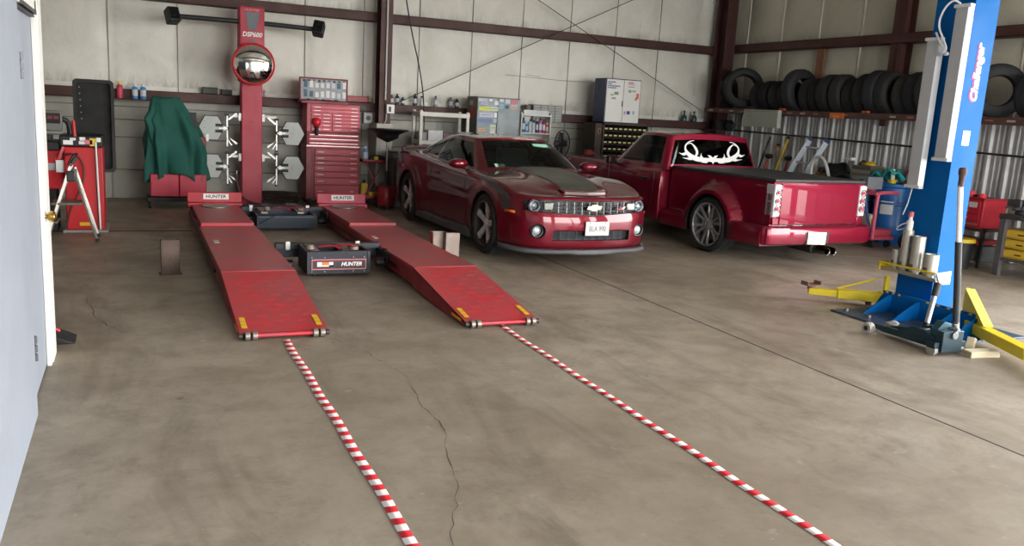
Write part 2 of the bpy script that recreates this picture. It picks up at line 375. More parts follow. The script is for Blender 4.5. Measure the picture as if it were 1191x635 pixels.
# girts, columns, braces (maroon primer steel)
def cgirt(p, ax, a0, a1, z, h=.2, d=.2, lip=.025, t=.008):
    mb = MB(); s = 1
    def bb(u0, u1, w0, w1, z0, z1):
        if ax == 'x': mb.b(u0, u1, w0, w1, z0, z1)
        else: mb.b(w0, w1, u0, u1, z0, z1)
    bb(a0, a1, p, p+t, z-h/2, z+h/2); bb(a0, a1, p, p+d, z+h/2-t, z+h/2); bb(a0, a1, p, p+d, z-h/2, z-h/2+t); bb(a0, a1, p+d-t, p+d, z-h/2, z+h/2)
    return mb
n = 3
for z, h in ((1.61, .15), (3.10, .15)):
    struct(cgirt(14.38, 'x', XL, 10.72, z, h).build('trim_%d' % n, M_TRIM), 'maroon steel girt along the back wall'); n += 1
struct(cgirt(10.88, 'y', Y0R, 14.3, 3.14, .15, .24).build('trim_%d' % n, M_TRIM), 'maroon steel girt along the side wall'); n += 1
def icol(x0, x1, y0, y1, web, z1=ZC, name=''):
    mb = MB()
    if web == 'y': mb.b(x0, x1, y0, y0+.012, 0, z1); mb.b(x0, x1, y1-.012, y1, 0, z1); mb.b((x0+x1)/2-.006, (x0+x1)/2+.006, y0, y1, 0, z1)
    else: mb.b(x0, x0+.012, y0, y1, 0, z1); mb.b(x1-.012, x1, y0, y1, 0, z1); mb.b(x0, x1, (y0+y1)/2-.006, (y0+y1)/2+.006, 0, z1)
    return mb
c_ = icol(3.74, 3.94, 14.08, 14.36, 'y'); c_.v = [(x, y, max(z, 1.36)) for x, y, z in c_.v]; struct(c_.build('trim_%d' % n, M_TRIM), 'maroon steel I column on the back wall beside the red tool chest'); n += 1
struct(icol(10.62, 10.86, 14.02, 14.36, 'y').build('trim_%d' % n, M_TRIM), 'maroon steel corner column'); n += 1
c_ = icol(10.90, 11.12, 9.96, 10.20, 'x'); c_.v = [(x, y, max(z, 1.97)) for x, y, z in c_.v]; struct(c_.build('trim_%d' % n, M_TRIM), 'maroon steel column on the side wall above the tyres'); n += 1
cl = MB(); cl.b(3.70, 3.98, 14.05, 14.6, 0, 1.36); struct(cl.build('trim_%d' % n, M_LOW, bev=.01), 'grey lining boxed around the foot of the maroon column'); n += 1
# rafters and lamps overhead (out of the photo, the lamps give no light)
r_ = MB()
for y in (-.5, 4.7, 9.9): r_.b(XL, XR, y-.1, y+.1, ZC-.35, ZC)
struct(r_.build('trim_%d' % n, M_TRIM), 'maroon roof beams'); n += 1
def rod(name, pts, r, m, label, cat, sm=0): o = MB().tube(pts, r, 8, smooth=sm).build(name, m); return tag(o, label, cat)
rod('brace_rod', [(5.4, 14.34, 4.25), (6.68, 14.34, 3.67), (10.4, 14.34, 1.93)], .007, DSTEEL, 'thin diagonal brace rod falling to the right across the back wall', 'rod')
rod('brace_rod', [(9.6, 14.36, 4.3), (8.65, 14.36, 3.87), (3.96, 14.36, 1.63)], .007, DSTEEL, 'thin diagonal brace rod falling to the left towards the maroon column', 'rod')
rod('hanging_cable', [(4.1, 14.3, 4.0), (4.22, 14.3, 3.42), (4.34, 14.3, 2.87), (4.5, 14.3, 2.31), (4.6, 14.3, 1.75), (4.62, 14.3, 1.0)], .011, BLACK, 'black cable hanging in front of the back wall above the white shelf', 'cable', 2)
rod('conduit_pipe', [(3.84, 14.055, 4.5), (3.84, 14.055, 1.75)], .014, matf('d4d4d2', .4), 'grey conduit pipe running down the maroon column', 'pipe')
bx_ = thing('switch_box', 'white electrical box on the maroon column at the end of the conduit', 'switch box', (3.93, 14.06, 1.60))
MB().b(-.075, .06, -.05, .015, -.07, .08).build('box', WHITEP, bx_, bev=.006); MB().b(-.04, .0, -.056, -.05, -.04, .045).build('switch_plate', DSTEEL, bx_)
rod('conduit_bend', [(3.86, 14.03, 1.53), (3.855, 14.03, 1.40), (3.82, 14.1, 1.33), (3.76, 14.3, 1.31)], .010, matf('b9b9b4', .5), 'thin grey conduit curving down from the white electrical box', 'pipe', 2)
ot = thing('wall_outlet', 'square white round-hole power outlet on the back wall left of the maroon column', 'outlet', (3.66, 14.5, 1.43))
MB().b(-.075, .075, -.04, .06, -.09, .09).build('box', WHITEP, ot, bev=.006); MB().cyl((0, -.052, 0), (0, -.04, 0), .042, n=20).build('socket', matf('5f6a70', .4), ot)
# camera
cam = bpy.data.cameras.new('camera'); co = bpy.data.objects.new('camera', cam); col.objects.link(co); sc.camera = co
F_PX, YAW, PIT, ROL = 981.6, .42398, .19013, .057618
cam.sensor_width = 36; cam.lens = 36*F_PX/1191; cam.clip_start = .05
f_ = Vector((math.sin(YAW)*math.cos(PIT), math.cos(YAW)*math.cos(PIT), -math.sin(PIT))); r0 = Vector((math.cos(YAW), -math.sin(YAW), 0)); u0 = r0.cross(f_)
r1 = r0*math.cos(ROL) + u0*math.sin(ROL); u1 = -r0*math.sin(ROL) + u0*math.cos(ROL)
Mx = Matrix((r1, u1, -f_)).transposed().to_4x4(); Mx.translation = (0, 0, 1.7); co.matrix_world = Mx
# light: overcast sky through the open bays
wd = bpy.data.worlds.new('sky'); sc.world = wd; wd.use_nodes = True; nt = wd.node_tree; bg = nt.nodes['Background']
tcw = nt.nodes.new('ShaderNodeTexCoord'); sp = nt.nodes.new('ShaderNodeSeparateXYZ'); nt.links.new(tcw.outputs['Generated'], sp.inputs[0])
nt.links.new(ramp(nt, sp.outputs['Z'], [(.0, lin('f2efe9')), (.6, lin('dde3ea'))]), bg.inputs[0])
mrx = nt.nodes.new('ShaderNodeMapRange'); nt.links.new(sp.outputs['X'], mrx.inputs[0]); mrx.inputs[1].default_value = -1; mrx.inputs[2].default_value = 1; mrx.inputs[3].default_value = SKY_STRENGTH*.68; mrx.inputs[4].default_value = SKY_STRENGTH*1.32   # cloud is brighter on the sun's side
nt.links.new(mrx.outputs[0], bg.inputs[1])
def portal(name, loc, rot, sx, sy):
    l = bpy.data.lights.new(name, 'AREA'); l.shape = 'RECTANGLE'; l.size = sx; l.size_y = sy; l.cycles.is_portal = True
    o = bpy.data.objects.new(name, l); col.objects.link(o); o.location = loc; o.rotation_euler = rot
portal('bay_opening', (3.6, YF-.16, 2.05), (PI/2, 0, 0), 3.4, 4.1); portal('bay_opening', (8.45, YF-.16, 2.05), (PI/2, 0, 0), 4.3, 4.1)
portal('bay_opening', (XR+.17, 1.1, 2.0), (PI/2, 0, PI/2), 8.2, 4.0)
def lamp(x, y, p, lab):
    t = thing('ceiling_light', lab, 'ceiling light', (x, y, 4.78)); MB().b(-.08, .08, -1.2, 1.2, 0, .07).build('housing', WHITEP, t)
    MB().cyl((0, -1.15, -.015), (0, 1.15, -.015), .013, n=10).build('tube', matf('f4f4f0', .3), t)
for x, lx in ((1, 'left'), (5, 'middle'), (9, 'right')):
    for y, ly in ((2.3, 'near'), (7.2, 'middle'), (12.2, 'back')): lamp(x, y, LAMP, 'fluorescent strip under the roof, %s row, %s of its row' % (ly, lx))
sc.view_settings.view_transform = 'Standard'; sc.view_settings.look = 'None'; sc.view_settings.gamma = 1; sc.view_settings.exposure = EXPO
# ------------------------------------------------------------------ alignment rack
def rackred():
    m, nt, N, L, bs = newmat('rack_red'); tc = N.new('ShaderNodeTexCoord').outputs['Object']
    c = mixc(nt, ramp(nt, noise(nt, tc, 2.2, 6, .65, .4), [(.38, K1), (.66, W1)]), lin('b32a35'), lin('93404a'))
    c = mixc(nt, ramp(nt, noise(nt, mapping(nt, tc, (1.5, 14, 14)), 2, 4), [(.5, K1), (.75, (.35, .35, .35, 1))]), c, lin('85595c'))
    c = mixc(nt, ramp(nt, noise(nt, tc, 30, 3), [(.66, K1), (.74, (.4, .4, .4, 1))]), c, lin('b58a88'))
    L.new(c, bs.inputs['Base Color']); bs.inputs['Roughness'].default_value = .36; return m
def ramred():
    m, nt, N, L, bs = newmat('ramp_red'); tc = N.new('ShaderNodeTexCoord').outputs['Object']
    c = mixc(nt, ramp(nt, noise(nt, mapping(nt, tc, (1, .7, 1), (5, 0, 0)), 3, 6, .7, .5), [(.42, K1), (.68, W1)]), lin('bd2330'), lin('a0404a'))
    c = mixc(nt, ramp(nt, noise(nt, tc, 24, 3), [(.6, K1), (.74, (.35, .35, .35, 1))]), c, lin('7c2a2e'))
    L.new(c, bs.inputs['Base Color']); bs.inputs['Roughness'].default_value = .36; return m
M_RACK = rackred(); M_RAMP = ramred(); M_RDK = mat('8a1d26', .45, 0, .4, 4); M_YST = matf('d8b418', .5); M_ROLL = mat('9a9088', .4, .7, .3)
def runway(x0, label, ramp_in):
    t = thing('alignment_runway', label, 'car ramp', (x0, 6.0, 0)); Wd = .62
    mb = MB(); mb.b(0, Wd, 2.0, 4.08, .185, .215); mb.b(.0, Wd, 1.4, 2.0, .185, .22); mb.build('deck', M_RACK, t, bev=.004)
    mb = MB(); mb.b(.02, Wd-.02, 4.1, 5.9, .19, .245); mb.b(.02, Wd-.02, 4.085, 4.1, .19, .25); mb.build('slip_plate', M_RACK, t, bev=.004)
    mb = MB()
    for x in (0, Wd-.012): mb.prism([(1.4, .05), (5.95, .05), (5.95, .19), (1.4, .19)], x, x+.012, 'yz')
    mb.b(.1, Wd-.1, 1.6, 5.9, .03, .18); mb.b(0, Wd, 5.9, 5.95, .04, .25)
    mb.build('side_rail', M_RDK, t, bev=.002)
    mb = MB()
    for x in (-.018, Wd+.002): mb.b(x, x+.016, 1.9, 5.9, .11, .135)
    mb.build('guide_rail', BLKM, t)
    mb = MB(); mb.prism([(1.4, .215), (1.4, .2), (.02, .035), (.0, .05)], 0, Wd, 'yz')
    for r in range(10):       # low pressed grip marks
        for c in range(3):
            y = .2 + r*.115; x = .1 + c*.17 + (.06 if r % 2 else 0); z = .0505 + (y/1.4)*.165
            mb.prism([(y, z-.001), (y+.01, z+.0035), (y+.02, z+.001)], x, x+.06, 'yz')
    mb.build('ramp', M_RAMP, t)
    for x, nm in ((0, 'a'), (Wd-.012, 'b')):
        MB().prism([(1.4, .21), (1.4, .03), (.75, .005), (.02, .012), (.0, .045)], x, x+.012, 'yz').build('ramp_side', M_RDK, t)
    MB().cyl((.1, -.012, .034), (Wd-.1, -.012, .034), .016, n=14).build('cross_tube', M_RAMP, t)
    for x in (.035, .085, Wd-.11, Wd-.06): MB().cyl((x, -.014, .034), (x+.035, -.014, .034), .033, n=20).build('roller', M_ROLL, t, bev=.004)
    for x in (.0, Wd-.01): MB().cyl((x-.008, -.012, .034), (x+.018, -.012, .034), .02, n=12).build('roller_cap', DSTEEL, t)
    for x in (.025, Wd-.065):
        mb = MB()
        for k in range(3):
            y = .09 + k*.075; mb.prism([(y, .0535+y*.1186), (y+.06, .0535+(y+.06)*.1186), (y+.06, .0555+(y+.06)*.1186), (y, .0555+y*.1186)], x, x+.04, 'yz')
        mb.build('warning_sticker', M_YST, t, label='yellow warning sticker')
    MB().b(-.001 if not ramp_in else -.003, 0, .1, .32, .03, .05).build('warning_sticker', M_YST, t)
    mb = MB(); mb.cyl((Wd/2, 5.62, .245), (Wd/2, 5.62, .262), .19, n=40); mb.build('turn_plate', mat('8c7f7a', .4, .6, .3), t, bev=.003)
    mb = MB(); mb.b(-.03, Wd+.04, 5.88, 5.9, .2, .405); mb.b(-.03, Wd+.04, 5.78, 5.9, .2, .275); mb.build('wheel_stop', RED if ramp_in == 0 else mat('b8304a', .4, 0, .2), t, bev=.008)
    MB().b(.17, .49, 5.874, 5.879, .31, .385).build('label_plate', WHITEP, t)
    text('lettering', 'HUNTER', .06, BLACK, t, FRONT(.33, 5.873, .346), sx=1.1, bold=.001)
    MB().b(.07, .12, 3.1 if ramp_in else 2.9, 3.28 if ramp_in else 3.08, .2155, .2175).build('data_plate', mat('c8c4bc', .4, .3, .3), t)
    mb = MB()
    for y in (2.02, 4.0): mb.b(.2, .42, y, y+.02, 0.0, .05)
    mb.b(.12, .5, 1.5, 1.58, 0, .19); mb.b(.12, .5, 5.7, 5.78, 0, .19)
    mb.build('foot', M_RDK, t)
    return t
RW1 = runway(.635, 'left red alignment ramp runway, its foot meeting the left striped tape', 0)
RW2 = runway(2.335, 'right red alignment ramp runway, the one nearer the parked cars', 1)
# rolling bridge jacks between the runways
M_JK = mat('2a2d36', .38, .3, .3, 5); M_JK2 = mat('222b38', .4, .3, .35)
def bridge(y, label, front):
    t = thing('rolling_jack', label, 'jack', (1.795, y, 0)); h = .535
    mb = MB(); mb.b(-h, h, .50, .56, .19, .25); mb.b(-h, h, .56, .575, .10, .25); mb.build('cross_beam', M_JK, t, bev=.005)
    mb = MB()
    for sx in (-1, 1):
        mb.b(sx*h-.02*(sx > 0), sx*h+.02*(sx < 0), .12, .57, .12, .2); mb.cyl((sx*(h-.12), .2, .1), (sx*(h-.02), .2, .1), .045, n=16)
    mb.build('end_bracket', BLKM, t, bev=.004)
    x0, x1 = (-.31, .31) if front else (-.40, .36)
    mb = MB(); z1 = .255 if front else .20; z0 = .03
    mb.b(x0, x1, 0, .03, z0, z1); mb.b(x0, x0+.03, 0, .5, z0, z1); mb.b(x1-.03, x1, 0, .5, z0, z1); mb.b(x0, x1, .45, .5, z0, .24); mb.b(x0, x1, 0, .5, z0, z0+.015)
    mb.build('body', M_JK if front else M_JK2, t, bev=.006)
    for x in (x0+.10, x1-.2):
        m2 = MB(); m2.beam((x, .06, .225), (x, .48, .235), .09, .03); m2.build('slide', mat('8b8884', .4, .6, .3), t, bev=.006)
    m2 = MB(); m2.tube([(-.15, .3, .25), (0, .24, .275), (.05, .2, .24)], .009, 8, smooth=2); m2.tube([(.05, .36, .25), (.16, .3, .27), (.26, .28, .25)], .009, 8, smooth=2)
    m2.build('red_hose', mat('b02a38', .4), t)
    for x in (-.44, .27 if front else .3): MB().b(x, x+.045, .47, .50, .19, .275).build('clamp_block', mat('d0d0cc', .4, .2, .2), t, bev=.004, label='light grey clamp block')
    MB().cyl((-.25, .18, .25), (-.25, .18, .29), .045, .03, n=20).build('lift_pad', mat('8a7a70', .5, .3, .3), t)
    MB().cyl((.18, .16, .245), (.18, .16, .275), .05, .04, n=20).build('lift_pad', mat('8a7a70', .5, .3, .3), t)
    hs = MB(); hs.tube([(h-.02, .35, .2), (h+.03, .3, .22), (h-.01, .1, .16), (h-.05, .15, .06), (h-.09, .35, .08)], .01, 8, smooth=3)
    hs.build('air_hose', BLACK, t)
    if front:
        mb = MB(); mb.b(-.265, .265, -.004, 0, .075, .175); mb.build('label_plate', matf('b02038', .4), t)
        mb = MB(); mb.b(-.255, .255, -.006, -.004, .088, .16); mb.build('label_plate', matf('24262e', .4), t)
        mb = MB()
        for z in (.075, .174): mb.b(-.265, .265, -.0065, -.0045, z, z+.002)
        for x in (-.266, .264): mb.b(x, x+.002, -.0065, -.0045, .075, .175)
        mb.build('label_border', WHITEP, t)
        text('lettering', 'HUNTER', .052, WHITEP, t, FRONT(.12, -.007, .126), sx=1.0, shear=.25, bold=.002)
        mb = MB(); mb.b(-.215, -.17, -.008, -.006, .105, .15); mb.b(-.17, -.06, -.008, -.006, .105, .12); mb.b(-.10, -.06, -.008, -.006, .105, .15); mb.build('caution_label', WHITEP, t)
        MB().b(-.17, -.10, -.0085, -.006, .12, .15).build('caution_label', matf('d08030', .5), t)
        mb = MB()
        for x in (-.265, -.14, .14, .25):
            for z in (.055, .195): mb.cyl((x, -.006, z), (x, 0, z), .006, n=8)
        mb.build('screws', STEEL, t)
        mb = MB()
        for x in (-.06, .06):
            for z in (.05, .225): mb.cyl((x, -.002, z), (x, .002, z), .013, n=14)
        mb.build('holes', BLACK, t)
    else:
        mb = MB(); mb.beam((x0+.03, -.003, .09), (x0+.22, -.003, .2), .003, .09, up=(0, 1, 0)); mb.b(x0+.02, x1-.02, -.006, 0, .17, .185); mb.build('scuffed_panel', mat('3a4a60', .45, .2, .6, 9, dirtc='161a20'), t)
        m3 = MB(); m3.b(-.42, .30, .60, .64, .2, .26); m3.b(-.28, -.18, .58, .66, .26, .28); m3.b(.05, .2, .58, .66, .26, .285); m3.build('upper_rail', BLKM, t, bev=.004)
    mb = MB()
    for sx in (-1, 1): mb.cyl((sx*.22, .1, .0), (sx*.22, .1, .05), .02, n=10); mb.cyl((sx*.22, .4, .0), (sx*.22, .4, .05), .02, n=10)
    mb.build('foot', DSTEEL, t)
    return t
bridge(8.10, 'black rolling jack with a red framed label plate between the two ramps', True)
bridge(11.10, 'dark blue-grey rolling jack without a label, at the far end between the ramps', False)
# striped tapes
def tape(xa, xb, y0, y1, label):
    mb = MB(); n = int((y1-y0)/.055); G = []; rw = .0035
    for i in range(n+1):
        y = y0 + (y1-y0)*i/n; x = xa + (xb-xa)*i/n + .004*math.sin(i*.4); G.append([(x-.026, y, .003), (x+.026, y, .003)])
    mb.grid(G, mf=lambda i, j: i % 2); o = mb.build('floor_tape', [matf('e6e2de', .45), matf('c41f2c', .45)], thick=.001); return tag(o, label, 'floor tape')
tape(.97, .945, .6, 5.97, 'red and white striped floor tape starting at the foot of the left ramp')
tape(2.60, 2.645, .6, 6.07, 'red and white striped floor tape starting at the foot of the right ramp')
# upright steel channels beside the runways
t = thing('steel_channel', 'short rusty brown steel channel standing left of the left ramp', 'steel channel', (.27, 8.45, 0), .05)
mb = MB(); mb.b(-.08, .08, -.05, -.04, 0, .33); mb.b(-.08, -.07, -.05, .05, 0, .33); mb.b(.07, .08, -.05, .05, 0, .33); mb.b(-.1, .1, -.06, .06, 0, .008)
mb.build('channel', mat('5c4a42', .6, .3, .5, 6, dirtc='3a2a24'), t, bev=.003)
t = thing('steel_channel', 'short steel channel with a red smear standing between the right ramp and the sports car', 'steel channel', (3.2, 8.95, 0), -.1)
mb = MB(); mb.b(-.16, -.15, -.02, .12, 0, .3); mb.b(-.16, .0, .1, .11, 0, .3); mb.b(-.01, .0, .0, .11, 0, .3); mb.b(-.01, .15, -.02, -.005, 0, .3); mb.b(.0, .01, -.02, .11, 0, .3)
mb.build('channel', mat('8d7f78', .42, .5, .4, 6, dirtc='4a3a36'), t, bev=.003)
MB().b(-.166, -.16, .0, .1, .2, .3).build('paint_smear', matf('b83a4a', .5), t)
t = thing('floor_wedge', 'small dark wedge lying on the floor at the white office corner', 'wedge', (-.52, 6.28, 0))
MB().prism([(-.1, 0), (.12, 0), (.06, .03), (-.1, .1)], -.14, .1, 'xz').build('wedge', BLACK, t, bev=.01)
MB().tube([(-.1, .0, .1), (-.03, -.06, .105), (.02, -.04, .07)], .012, 8, smooth=2).build('red_handle', RED, t)
# ------------------------------------------------------------------ camera column of the aligner
DR = mat('b0283f', .45, 0, .22, 3, dirtc='7c2433'); DBK = mat('22252a', .5, .1, .25)
t = thing('alignment_camera_column', 'tall red camera column behind the ramps with a round mirror and black side arms', 'alignment column', (1.665, 13.84, 0)); T = t
MB().b(-.155, .155, 0, .26, .012, 1.95).build('column', DR, t, bev=.012)
MB().b(-.185, .185, -.03, .29, 1.9, 3.02).build('head_housing', DR, t, bev=.02, seg=3)
MB().b(-.22, .22, -.04, .32, 0, .015).build('base_plate', DSTEEL, t)
mb = MB(); mb.prism([(-.10, 2.93), (.115, 2.93), (.055, 2.67), (-.05, 2.67)], -.036, -.03, 'xz')
for k, wv in enumerate((.05, .04, .028, .018)): mb.prism([(-wv+.004, 2.535-k*.03), (wv+.004, 2.535-k*.03), (wv*.8+.004, 2.515-k*.03), (-wv*.8+.004, 2.515-k*.03)], -.036, -.03, 'xz')
mb.build('grey_chevron', mat('4e5560', .4, 0, .1), t, label='dark grey tapering chevron')
text('lettering', 'DSP600', .095, WHITEP, t, FRONT(.0, -.036, 2.605), sx=.95, shear=.2, bold=.003)
text('lettering', 'HUNTER', .045, matf('d8a0a8', .5), t, FRONT(0, -.036, 2.965), sx=1.2)
mb = MB(); mb.tube([(-1.03, .05, 2.785), (-.3, .05, 2.79), (.3, .05, 2.79), (.93, .05, 2.775)], .036, 14); mb.build('side_arm', DBK, t)
def pod(x, yaw, roll):
    mb = MB(); mb.b(-.085, .085, -.11, .07, -.11, .11); mb.b(-.06, .06, .07, .12, -.07, .07)
    mb.xf(Matrix.Translation((x, .03, 2.775)) @ Matrix.Rotation(roll, 4, 'Y') @ Matrix.Rotation(yaw, 4, 'Z') @ Matrix.Rotation(-.35, 4, 'X'))
    o = mb.build('camera_pod', DBK, T, bev=.02, seg=3)
    m2 = MB(); m2.b(-.065, .065, -.118, -.11, -.085, .085); m2.cyl((0, -.135, .0), (0, -.11, 0), .035, n=20)
    m2.xf(Matrix.Translation((x, .03, 2.775)) @ Matrix.Rotation(roll, 4, 'Y') @ Matrix.Rotation(yaw, 4, 'Z') @ Matrix.Rotation(-.35, 4, 'X'))
    m2.build('lens_window', mat('101114', .15, 0, .05), o)
pod(-1.13, .35, -.06); pod(1.02, -.35, .14)
MB().lathe([(.0, -.09), (.1, -.083), (.2, -.06), (.285, -.025), (.30, -.01), (.30, 0), (0, 0)], (0.01, -.11, 2.165), 'y', 48).build('mirror_glass', mat('f4f4f4', .02, 1, 0, name='mirror'), t, label='round convex mirror')
MB().lathe([(.285, -.025), (.30, -.035), (.318, -.02), (.318, .015), (.29, .02), (.285, 0)], (0.01, -.11, 2.165), 'y', 48, closed=True).build('mirror_rim', mat('c02a30', .4, 0, .1), t)
MB().cyl((0, -.11, 2.165), (0, -.02, 2.165), .03).build('mirror_bracket', BLACK, t)
mb = MB()
for z in (1.36, .74):
    for sx in (-1, 1): mb.b(min(sx*.15, sx*.38), max(sx*.15, sx*.38), .06, .10, z-.01, z+.035); mb.b(min(sx*.155, sx*.2), max(sx*.155, sx*.2), .03, .13, z-.06, z+.06)
mb.build('hanging_bracket', mat('c2c2be', .4, .3, .2), t, bev=.004)
mb = MB(); mb.cyl((-.01, -.004, 1.29), (-.01, .0, 1.29), .012, n=10); mb.cyl((.03, -.004, 1.29), (.03, 0, 1.29), .012, n=10); mb.build('rivets', DSTEEL, t)
TG = mat('b4bab6', .5, 0, .12, 6); CL = mat('bfc1be', .35, .5, .2)
def target(z, sx, label):
    t = thing('wheel_target', label, 'wheel target', (1.665 + sx*.37, 13.83, z), group='wheel targets hung on the camera column')
    mb = MB(); mb.b(-.013, .013, -.02, .02, -.28, .22)
    for zz, dz in ((.14, .10), (-.12, -.12)):
        mb.prism([(-sx*.0, zz), (-sx*.03, zz-.02), (-sx*.14, zz+dz*.7), (-sx*.15, zz+dz), (-sx*.12, zz+dz)], -.025, .0, 'xz')
    mb.prism([(sx*.0, -.14), (sx*.02, -.14), (-sx*.05, -.26), (-sx*.08, -.26)], -.03, .0, 'xz')
    mb.build('wheel_clamp', CL, t, bev=.004)
    mb = MB(); mb.cyl((0, -.02, .0), (0, -.075, 0), .022, n=16); mb.b(-.03, .03, -.03, .02, .19, .225); mb.b(-.02, .02, -.035, .02, -.3, -.275); mb.build('clamp_knob', BLACK, t)
    cx = sx*.235; hexp = [(cx + .185*math.cos(a), .205*math.sin(a)) for a in [PI/6 + PI/3*k + (PI/6) for k in range(6)]]
    mb = MB(); mb.prism([(p[0], p[1]) for p in hexp], -.07, -.045, 'xz'); o = mb.build('target_board', TG, t, bev=.004)
    mb = MB(); h2 = [(cx + (p[0]-cx)*1.06, p[1]*1.06) for p in hexp]; mb.prism(h2, -.05, -.035, 'xz'); mb.build('target_rim', BLACK, t)
    mb = MB(); x = cx - sx*.11
    for zz in (-.045, .045): mb.b(x-.05, x+.05, -.078, -.068, zz-.022, zz+.022)
    mb.build('dark_slots', BLACK, o)
    mb = MB(); mb.b(min(x, 0), max(x, 0), -.085, -.06, -.014, .014); mb.b(min(sx*.02, sx*.07), max(sx*.02, sx*.07), -.09, -.05, -.03, .03); mb.build('target_stem', CL, t, bev=.003)
    mb = MB()
    for dx, dz in ((0, 0), (.1, .0), (-.1*sx, .1), (-.1*sx, -.1)): mb.cyl((cx+dx*sx, -.073, dz), (cx+dx*sx, -.069, dz), .006, n=8)
    mb.build('rivets', BLACK, o)
    return t
target(1.18, -1, 'grey hexagonal wheel target, upper one left of the red column')
target(1.14, 1, 'grey hexagonal wheel target, upper one right of the red column')
target(.60, -1, 'grey hexagonal wheel target, lower one left of the red column')
target(.60, 1, 'grey hexagonal wheel target, lower one right of the red column')
o = MB().tube([(1.42, 13.75, .5), (1.43, 13.74, .3), (1.52, 13.72, .1), (1.75, 13.7, .018), (2.0, 13.75, .016), (2.3, 13.9, .016), (2.42, 14.1, .016)], .014, 10, smooth=3).build('air_hose', mat('5a2428', .5)); tag(o, 'dark red air hose drooping in front of the foot of the red column', 'hose')
MB().cyl((1.42, 13.75, .49), (1.42, 13.75, .54), .018, n=10).build('hose_fitting', STEEL, o)
mb = MB(); random.seed(3)
for k in range(9):
    P = [(2.15 + .3*math.cos(a + k) + random.uniform(-.05, .05), 14.15 + .12*math.sin(a + k*.7), .03 + .018*k + random.uniform(-.01, .015)) for a in np.linspace(0, 2*PI, 9)[:-1]]
    mb.tube(P, .009, 6, closed=True, smooth=1)
tag(mb.build('cable_coil', mat('3a302e', .6)), 'tangled dark cable coil on the floor between the red column and the tool chest', 'cable')
# ------------------------------------------------------------------ wheel balancer, step ladder, covered console
M_BR = mat('bc1c26', .38, 0, .15, 4); t = thing('wheel_balancer', 'red wheel balancing machine with a big black hood behind the step ladder', 'wheel balancer', (-.56, 11.05, 0))
MB().b(-.20, .20, 0, .62, .03, 1.0).build('cabinet', M_BR, t, bev=.012)
MB().b(.145, .205, -.02, .6, .03, 1.0).build('cabinet_edge', mat('a81a24', .4, 0, .2), t, bev=.01)
MB().b(-1.1, -.20, .06, .6, .5, .95).build('side_body', M_BR, t, bev=.015)
MB().b(-.9, -.3, .15, .55, .0, .5).build('pedestal', BLACK, t, bev=.01)
MB().b(-.24, .24, -.03, .62, 0, .03).build('base_plate', mat('9a9a98', .4, .3, .3), t, bev=.004)
MB().b(-.9, -.235, .052, .06, .72, .80).build('grey_stripe', mat('a8aab0', .4, .3, .1), t); MB().b(-.29, -.2, .03, .06, .70, .84).build('logo_plate', WHITEP, t, bev=.003)
mb = MB(); mb.prism([(-.24, 1.0), (.21, 1.0), (.21, 1.13), (-.24, 1.13)], -.03, .6, 'xz'); mb.b(-1.1, -.24, .0, .6, .95, 1.05); mb.build('tool_tray', BLACK, t, bev=.015)
mb = MB()
for k in range(7): mb.c(-.95 + k*.1, .15+.05*(k % 2), 1.09, .07, .07, .07+.03*(k % 3))
mb.build('weight_bins', mat('303338', .5, 0, .3), t, bev=.012)
random.seed(5)
for x, z, a, b_, c in ((-.15, 1.05, .10, .05, 'e4e4e4'), (-.10, 1.09, .06, .03, 'c8d0dc'), (.0, 1.095, .06, .04, 'e4dede'), (.06, 1.06, .08, .05, 'd07078'), (.11, 1.06, .07, .09, 'd8b23c'), (.165, 1.09, .05, .05, 'e0e0e0'), (-.01, 1.05, .06, .035, 'd8d8e0')):
    MB().c(x, -.033, z, a, .004, b_).build('sticker', matf(c, .5), t)
mb = MB(); mb.cyl((.155, -.035, .04), (.135, -.035, 1.06), .011, n=10); mb.build('white_pipe', matf('d4d4d4', .35), t)
MB().c(.0, -.004, .10, .13, .006, .04).build('yellow_label', M_YST, t)
mb = MB(); hp = []
for (cx, cz) in ((.19, 1.66), (-.06, 1.70)): pass
def rrect(x0, x1, z0, z1, r, n=6):
    P = []
    for cx, cz, a0 in ((x1-r, z0+r, -PI/2), (x1-r, z1-r, 0), (x0+r, z1-r, PI/2), (x0+r, z0+r, PI)):
        for k in range(n+1): a = a0 + PI/2*k/n; P.append((cx + r*math.cos(a), cz + r*math.sin(a)))
    return P
mb.prism(rrect(-.12, .33, .66, 1.78, .05), .66, .70, 'xz'); h = mb.build('hood', mat('101112', .7, 0, .4), t, bev=.006, label='tall black wheel guard hood')
ro = rrect(-.12, .33, .66, 1.78, .05); ri = rrect(-.085, .295, .70, 1.74, .04); mb = MB(); n_ = len(ro)
mb.add([(p[0], .60, p[1]) for p in ro] + [(p[0], .66, p[1]) for p in ro] + [(p[0], .60, p[1]) for p in ri] + [(p[0], .66, p[1]) for p in ri],
       [f for i in range(n_) for f in ((i, (i+1) % n_, n_+(i+1) % n_, n_+i), (2*n_+i, 3*n_+i, 3*n_+(i+1) % n_, 2*n_+(i+1) % n_), (i, 2*n_+i, 2*n_+(i+1) % n_, (i+1) % n_))])
mb.build('hood_rim', mat('161718', .6, 0, .3), h)
mb = MB()
for k in range(6): mb.cyl((-.05+.003*k, .645, 1.68-k*.075), (-.05+.003*k, .66, 1.68-k*.075), .008, n=8)
mb.build('hood_screws', STEEL, h)
mb = MB(); mb.b(-.42, -.215, .2, .26, 1.16, 1.40); ds = mb.build('display_head', mat('6e7070', .5, 0, .3), t, bev=.015)
MB().b(-.40, -.235, .195, .2, 1.25, 1.37).build('display_glass', mat('3a3436', .2, 0, .1), ds)
text('digits', '88 88', .05, matf('a03038', .4), ds, FRONT(-.31, .193, 1.315))
